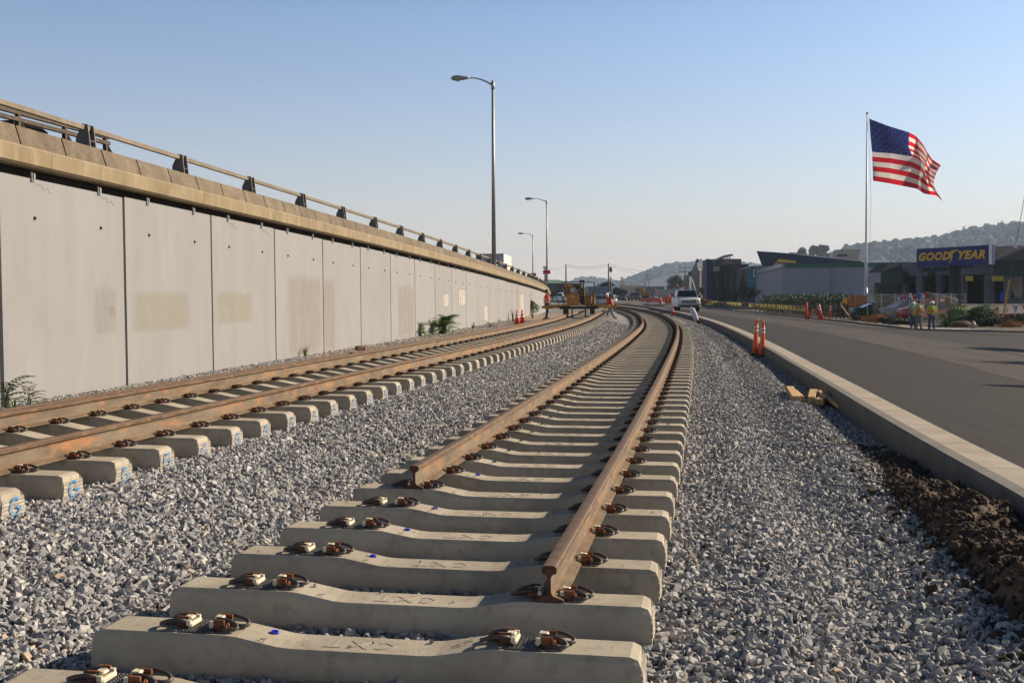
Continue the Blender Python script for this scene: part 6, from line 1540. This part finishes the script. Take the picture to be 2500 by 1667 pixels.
# hedge behind it
t = thing('hedge', 'long dark green clipped hedge in front of the white warehouse', 'hedge', at(1970, 765, 112))
lobes = []
for i in range(16):
    px = 1872+i*12.5; Y = 122-(px-1872)*.13; q = at(px, 741+i*.3, Y); lobes.append((q, 1.0, .9, 1.15))
crown(lobes, 15000, .10, 90).build('foliage', M['leaf2'], t, world=True, fix=False)
mb = MB(); [mb.tube([(l_[0].x, l_[0].y, -.5), l_[0]], .05, 5) for l_ in lobes]; mb.build('stem', M['bark'], t, world=True)
# delineators and orange boards at the corner
def tallpost(px, pt, pb, Y, lean, label, r_=.06):
    b = at(px, pb, Y); H = at(px, pt, Y).z-b.z; t = thing('tall_delineator', label, 'delineator', b, 0, 'orange delineators at the far corner'); t.rotation_euler = (0, lean, 0)
    mb = MB(); mb.lathe([(r_*1.3, 0), (r_, H*.5), (r_*.8, H*.95), (r_*.4, H)], n=10); mb.build('post_body', M['orangered'], t, True)
    for q in ((.62, .78) if r_ in (.12, .05) else ()): mb = MB(); mb.lathe([(r_*1.02, H*q), (r_*.98, H*(q+.07))], n=10); mb.build('reflective_band', M['reflect'], t, True)
tallpost(1969, 738, 778, 86, 0, 'upright plain orange delineator at the far corner', .10); tallpost(1972, 752, 779, 85.5, R(30), 'orange delineator leaning right beside the upright one', .09)
tallpost(2002, 741, 781, 83, R(-5), 'thick orange delineator with its foot toward the road, middle of the far corner', .12); tallpost(2008, 745, 781, 83, R(-12), 'orange delineator leaning left against the thick one', .07); tallpost(2027, 744, 780, 84, 0, 'thin orange and white striped stake right of the delineators', .05)
for px, pt, lb in ((1627, 722, 'leftmost of the orange posts left of the pickup'), (1634, 720, 'second orange post left of the pickup'), (1640, 723, 'third orange post left of the pickup'), (1612, 726, 'small far orange post at the far road island')):
    tallpost(px, pt, 741, 150, 0, lb, .16)
tt = thing('orange_mesh_fence', 'far strip of orange mesh fencing beside the road', 'fence', at(1600, 742, 180)); panel_obj(tt, 'mesh', 'orangered', rect(1566, 1624, 727, 736, 190, 170), .03)
for px in (1566, 1595, 1624): mb = MB(); mb.tube([at(px, 741, 180), at(px, 724, 180)], .06, 5); mb.build('post', M['postgrey'], tt, world=True)
t = thing('orange_boards', 'three tall orange plastic boards at the corner behind the timber fence', 'barrier', at(2095, 775, 89))
for a_, b_ in ((2073, 2088), (2090, 2104), (2106, 2117)): panel_obj(t, 'board', mat('faded_orange_board', (.42, .13, .015), (.50, .17, .02), scale=1, rough=.6) if a_ == 2073 else bpy.data.materials['faded_orange_board'], rect(a_, b_, 721, 757, 89), .1)
for px in (2075, 2102, 2115): mb = MB(); mb.tube([at(px, 780, 89.2), at(px, 757, 89.2)], .05, 5); mb.build('leg', M['postgrey'], t, world=True)
t = thing('yellow_cabinet', 'small yellow panel between the hedge and the orange boards', 'sign', at(2064, 765, 90)); panel_obj(t, 'panel', 'yellow', rect(2058, 2069, 727, 741, 90), .1); mb = MB(); mb.tube([at(2064, 770, 90.1), at(2064, 741, 90.1)], .05, 5); mb.build('post', M['postgrey'], t, world=True)
# temporary mesh fences
def meshfence(label, px0, Y0, px1, Y1, ptop, ztop_, posts):
    t = thing('mesh_fence', label, 'fence', (ray((px0+px1)/2, 700).x/ray((px0+px1)/2, 700).y*(Y0+Y1)/2, (Y0+Y1)/2, -.44), 0, 'temporary mesh fences at the corner')
    def f(u, z): px = px0+(px1-px0)*u; Y = Y0+(Y1-Y0)*u; d = ray(px, 700); return Vector((d.x*Y/d.y, Y, z))
    for i in range(posts+1): mb = MB(); mb.tube([f(i/posts, -.46), f(i/posts, ztop_+.08)], .03, 6); mb.build('post', M['steel'], t, world=True)
    mb = MB(); mb.tube([f(0, ztop_), f(1, ztop_)], .022, 5); mb.tube([f(0, -.3), f(1, -.3)], .02, 5); mb.build('rail', M['steel'], t, world=True)
    mb = MB(); L_ = (f(1, 0)-f(0, 0)).length; n = int(L_/.22)
    for i in range(n): mb.tube([f(i/n, -.3), f(min(1, (i+6)/n), ztop_)], .0035, 3); mb.tube([f(min(1, (i+6)/n), -.3), f(i/n, ztop_)], .0035, 3)
    mb.build('wire_mesh', M['steel'], t, world=True); return f
f1 = meshfence('long grey wire mesh fence with pennants in front of the parked cars', 2118, 82, 2357, 72, 720, 1.55, 7)
f2 = meshfence('lower wire mesh fence at the right edge by the red netting', 2357, 72, 2560, 66, 740, .85, 5)
def pennants(label, lst, Y, group=None):
    t = thing('pennant_string', label, 'pennants', at(lst[0][0], lst[0][1]+5, Y), 0, group); mb = MB(); mb.tube([at(x, y-1, Y) for x, y, _, _ in lst], .01, 4); mb.build('cord', M['wclth'], t, world=True)
    for x, y, h_, c in lst:
        w_ = h_*.36; q = [at(x-w_, y, Y), at(x+w_, y+.4, Y), at(x+rng.uniform(-3, 3), y+h_, Y-.1)]; mb = MB(); mb.add(q+[p+Vector((0, .012, 0)) for p in q], [(0, 1, 2), (5, 4, 3), (0, 3, 4, 1), (1, 4, 5, 2), (2, 5, 3, 0)]); mb.build('pennant', M[c], t, world=True)
r_, w_, b_ = 'redcloth', 'wclth', 'bluecloth'
pennants('string of red white and blue pennants on the mesh fence above the parked cars', [(2177, 727, 6, b_), (2187, 725, 8, b_), (2193, 725, 10, w_), (2210, 720, 13, r_), (2217, 726, 10, b_), (2224, 716, 9, w_), (2226, 724, 9, w_), (2235, 722, 11, r_), (2243, 716, 16, b_), (2254, 720, 12, w_), (2262, 714, 13, r_), (2281, 717, 5, w_), (2295, 719, 10, b_), (2314, 725, 10, r_), (2337, 732, 6, w_), (2354, 736, 6, b_)], 71.5)
pennants('string of larger pennants on the low fence at the right edge', [(2413, 749, 7, b_), (2434, 751, 14, r_), (2457, 751, 15, w_), (2479, 748, 16, b_), (2499, 744, 12, r_)], 69)
t = thing('red_netting', 'red orange safety netting sagging behind the low fence', 'fence', at(2450, 800, 70.5)); mb = MB()
P = [(2395, 766, 789), (2420, 764, 790), (2450, 766, 791), (2480, 765, 790), (2540, 766, 790)]
for x, y0, y1 in P: mb.v += [tuple(at(x, y1, 70.5)), tuple(at(x, y0, 70.5))]
mb.f = [(2*i, 2*i+2, 2*i+3, 2*i+1) for i in range(4)]; mb.build('net', mat('red_net', (.42, .06, .03), (.52, .12, .07), scale=8, rough=.8), t, world=True, fix=False)
for x in (2395, 2450, 2500): mb = MB(); mb.tube([at(x, 800, 70.4), at(x, 762, 70.4)], .03, 5); mb.build('stake', M['oldwood'], t, world=True)
# bushes, hydrant, guy guard, stakes
def bush(px, pb, Y, Hpx, Wpx, n, label, seed, lm='leaf2', cls=None):
    b = at(px, pb, Y); return frond_plant(b, Hpx*Y/FPX, Wpx*Y/FPX*.6, n, label, seed, lm, 'leafy_bush', None)
bush(2312, 802, 68, 52, 60, 70, 'light green leafy bush right of the three workers', 101, 'leaf'); bush(2372, 800, 69, 76, 90, 90, 'large light green leafy bush behind the hydrant', 102, 'leaf'); bush(2400, 800, 69.5, 60, 80, 70, 'green leafy bush right of the hydrant', 103, 'leaf2')
tree(at(2345, 800, 71), 1.9, 2.2, 'dark dense shrub in the middle of the bushes under the sign', 'leaf2', 3000, 104, 0, 'bush', 'bush', 'bush', size=.07)
tree(at(2420, 803, 68), .75, 2.4, 'low dark shrub at the kerb near the guy wire', 'leafd', 2200, 105, 0, 'bush', 'bush', 'bush', size=.05); tree(at(2470, 806, 67), .7, 2.4, 'low brown shrub at the right edge', 'leafo', 1800, 106, 0, 'bush', 'bush', 'bush', size=.05)
tree(at(2140, 792, 76), .8, 2.8, 'low reddish green shrub at the corner left of the workers', 'leafo', 2400, 107, 0, 'bush', 'bush', 'bush', size=.05); tree(at(2100, 786, 82), .6, 3.0, 'low dark green shrub below the orange boards', 'leafd', 2200, 108, 0, 'bush', 'bush', 'bush', size=.05); tree(at(2190, 790, 74), .45, 2.2, 'low dry shrub beside the nearest parked car', 'leafo', 1200, 109, 0, 'bush', 'bush', 'bush', size=.05)
for px_, Y_, h_, w_, lb_, sd_ in ((2062, 91, 1.5, 2.4, 'dark shrub between the hedge and the orange boards', 131), (2125, 84, 1.0, 2.2, 'dark leafy shrub in front of the left end of the mesh fence', 132), (2172, 72, .6, 2.0, 'low green shrub left of the three workers', 133), (2205, 71, .5, 1.8, 'smallest low shrub just left of the three workers', 134), (2490, 68.5, .9, 2.0, 'green shrub at the right edge by the red netting', 135)):
    d_ = ray(px_, 700); tree((d_.x*Y_/d_.y, Y_, -.45), h_, w_, lb_, 'leafd' if sd_ % 2 else 'leaf2', 1800, sd_, 0, 'bush', 'bush', 'bush', size=.06)
t = thing('bare_sapling', 'thin leafless sapling in front of the dark parked car', 'tree', at(2134, 790, 77)); mb = MB(); r2 = random.Random(6); mb.tube([(0, 0, 0), (.05, 0, 1.2), (0, 0, 2.6)], [.04, .03, .01], 5)
for k in range(16): z = r2.uniform(.8, 2.3); a_ = r2.uniform(0, 6.28); mb.tube([(.03, 0, z), (math.cos(a_)*.35, math.sin(a_)*.3, z+.35), (math.cos(a_)*.6, math.sin(a_)*.4, z+.8)], [.015, .01, .004], 4)
mb.build('branches', M['grass'], t)
t = thing('fire_hydrant', 'cream fire hydrant on the kerb in front of the bushes', 'fire hydrant', at(2376, 808, 64.5))
mb = MB(); mb.lathe([(.17, 0), (.17, .05), (.11, .07), (.11, .34), (.15, .36), (.15, .40), (.12, .43), (.10, .50), (.04, .55), (.03, .60), (0, .6)], n=14); mb.build('barrel', mat('cream_hydrant', (.42, .38, .26), (.50, .45, .32), scale=9, rough=.6), t, True)
for s_ in (-1, 1): mb = MB(); mb.lathe([(.06, 0), (.06, .1), (.075, .1), (.075, .14), (0, .15)], (s_*.09, 0, .28), 10, Matrix.Rotation(R(90*s_), 3, 'Y')); mb.build('outlet', bpy.data.materials['cream_hydrant'], t, True)
t = thing('guy_wire', 'steel guy wire with a yellow guard, anchored at the kerb on the right', 'wire', at(2443, 806, 64)); a_, b_ = at(2443, 806, 64), at(2503, 470, 63)
mb = MB(); mb.tube([a_, b_], .018, 5); mb.build('cable', M['postgrey'], t, world=True); mb = MB(); mb.tube([a_.lerp(b_, .10), a_.lerp(b_, .37)], .055, 8); mb.build('guard', mat('yellow_guard', (.60, .33, .03), rough=.5), t, world=True); mb = MB(); mb.tube([a_.lerp(b_, .60), a_.lerp(b_, .625)], .09, 8); mb.build('insulator', M['white'], t, world=True)
t = thing('soil_mound', 'low orange brown soil mound at the foot of the bushes', 'soil', at(2350, 800, 67.5)); mb = MB(); mb.lathe([(1.0, -.05), (.7, .25), (.3, .42), (0, .46)], n=14); mb.build('mound', mat('orange_soil', (.10, .05, .022), (.14, .07, .03), scale=5, rough=.95, bump=.6), t, True)
t = thing('plank_pile', 'weathered planks and debris on the ground behind the workers', 'timber', at(2190, 800, 69))
for k in range(6): mb = MB(); q = at(2165+k*11, 795+k % 2*3, 70); mb.box(q-t.location, (1.4, .12, .08), Matrix.Rotation(R(20*k-40), 3, 'Z')); mb.build('plank', M['oldwood' if k % 2 else 'wood'], t)
t = thing('traffic_signal', 'small red traffic light on a mast arm far down the road', 'traffic light', at(1662, 728, 240)); mb = MB(); mb.tube([(0, 0, 0), (0, 0, 2.6), (-.7, 0, 2.7)], .06, 6); mb.build('mast', M['postgrey'], t); mb = MB(); mb.bbox((-.7, 0, 2.55), (.3, .2, .8), .04); mb.build('housing', M['black'], t)
rl = bpy.data.materials.new('red_lamp'); rl.use_nodes = True; rl.node_tree.nodes['Principled BSDF'].inputs['Base Color'].default_value = (.8, .02, .05, 1); rl.node_tree.nodes['Principled BSDF'].inputs['Emission Color'].default_value = (1, .02, .06, 1); rl.node_tree.nodes['Principled BSDF'].inputs['Emission Strength'].default_value = 1.2
mb = MB(); mb.lathe([(0, -.02), (.13, 0), (.10, .05), (0, .07)], (-.7, -.11, 2.75), 12, Matrix.Rotation(R(90), 3, 'X')); mb.build('red_light', rl, t, True)
t = thing('traffic_island', 'low pale concrete traffic island on the far road', 'kerb', at(1607, 743, 150)); p = at(1607, 743, 150); mb = MB(); mb.bbox((0, 0, 0), (3.4, 6, .24), .1); o = mb.build('island_slab', M['gutter'], t)
# excavator-like orange machine far away
t = thing('excavator', 'small orange excavator working far down the road', 'excavator', at(1573, 732, 235)); mb = MB(); mb.bbox((0, 0, .4), (2.2, 3, .7), .15); mb.build('track', M['black'], t); mb = MB(); mb.bbox((.2, 0, 1.3), (1.9, 2.4, 1.1), .1); mb.bbox((-.5, -.2, 2.0), (.9, 1.2, 1.1), .1); mb.build('cab', M['machine'], t); mb = MB(); mb.tube([(.9, -1, 1.2), (2.2, -1.3, 2.3), (3.0, -1.4, .6)], .16, 6); mb.build('boom', M['machine'], t)
# things outside the frame at the right whose shadows cross the road
tree((23.6, 32.8, -.6), 7.6, 3.2, 'street tree standing outside the picture to the right of the side street', 'leafd', 3500, 120, .35, 'round', 'street_tree', 'tree', 'street trees outside the picture')
tree((27.5, 42, -.6), 8.0, 4.0, 'larger street tree outside the picture farther along the side street', 'leafd', 3500, 121, .35, 'round', 'street_tree', 'tree', 'street trees outside the picture')
t = thing('shop_pylon_sign', 'flat topped roadside sign outside the picture at the right', 'sign', (16.6, 22.6, -.5)); mb = MB(); mb.tube([(0, 0, 0), (0, 0, 4.2)], .06, 8); mb.build('pole', M['postgrey'], t); mb = MB(); mb.bbox((0, 0, 4.6), (1.7, .2, .8), .03); mb.build('sign_board', M['white'], t)
# ------------------------------------------------------------------ haze
hm = bpy.data.materials.new('haze'); hm.use_nodes = True; N = hm.node_tree.nodes; N.remove(N['Principled BSDF']); pv = N.new('ShaderNodeVolumePrincipled'); pv.inputs['Color'].default_value = (.56, .74, 1.0, 1); pv.inputs['Density'].default_value = .00019; pv.inputs['Anisotropy'].default_value = .25
hm.node_tree.links.new(pv.outputs[0], N['Material Output'].inputs['Volume'])
mb = MB(); mb.add([(x, y, z) for z in (-2, 130) for x, y in ((-3600, -80), (3600, -80), (3600, 3500), (-3600, 3500))], [(3, 2, 1, 0), (4, 5, 6, 7), (0, 1, 5, 4), (1, 2, 6, 5), (2, 3, 7, 6), (3, 0, 4, 7)])
tag(mb.build('haze', hm), kind='stuff')
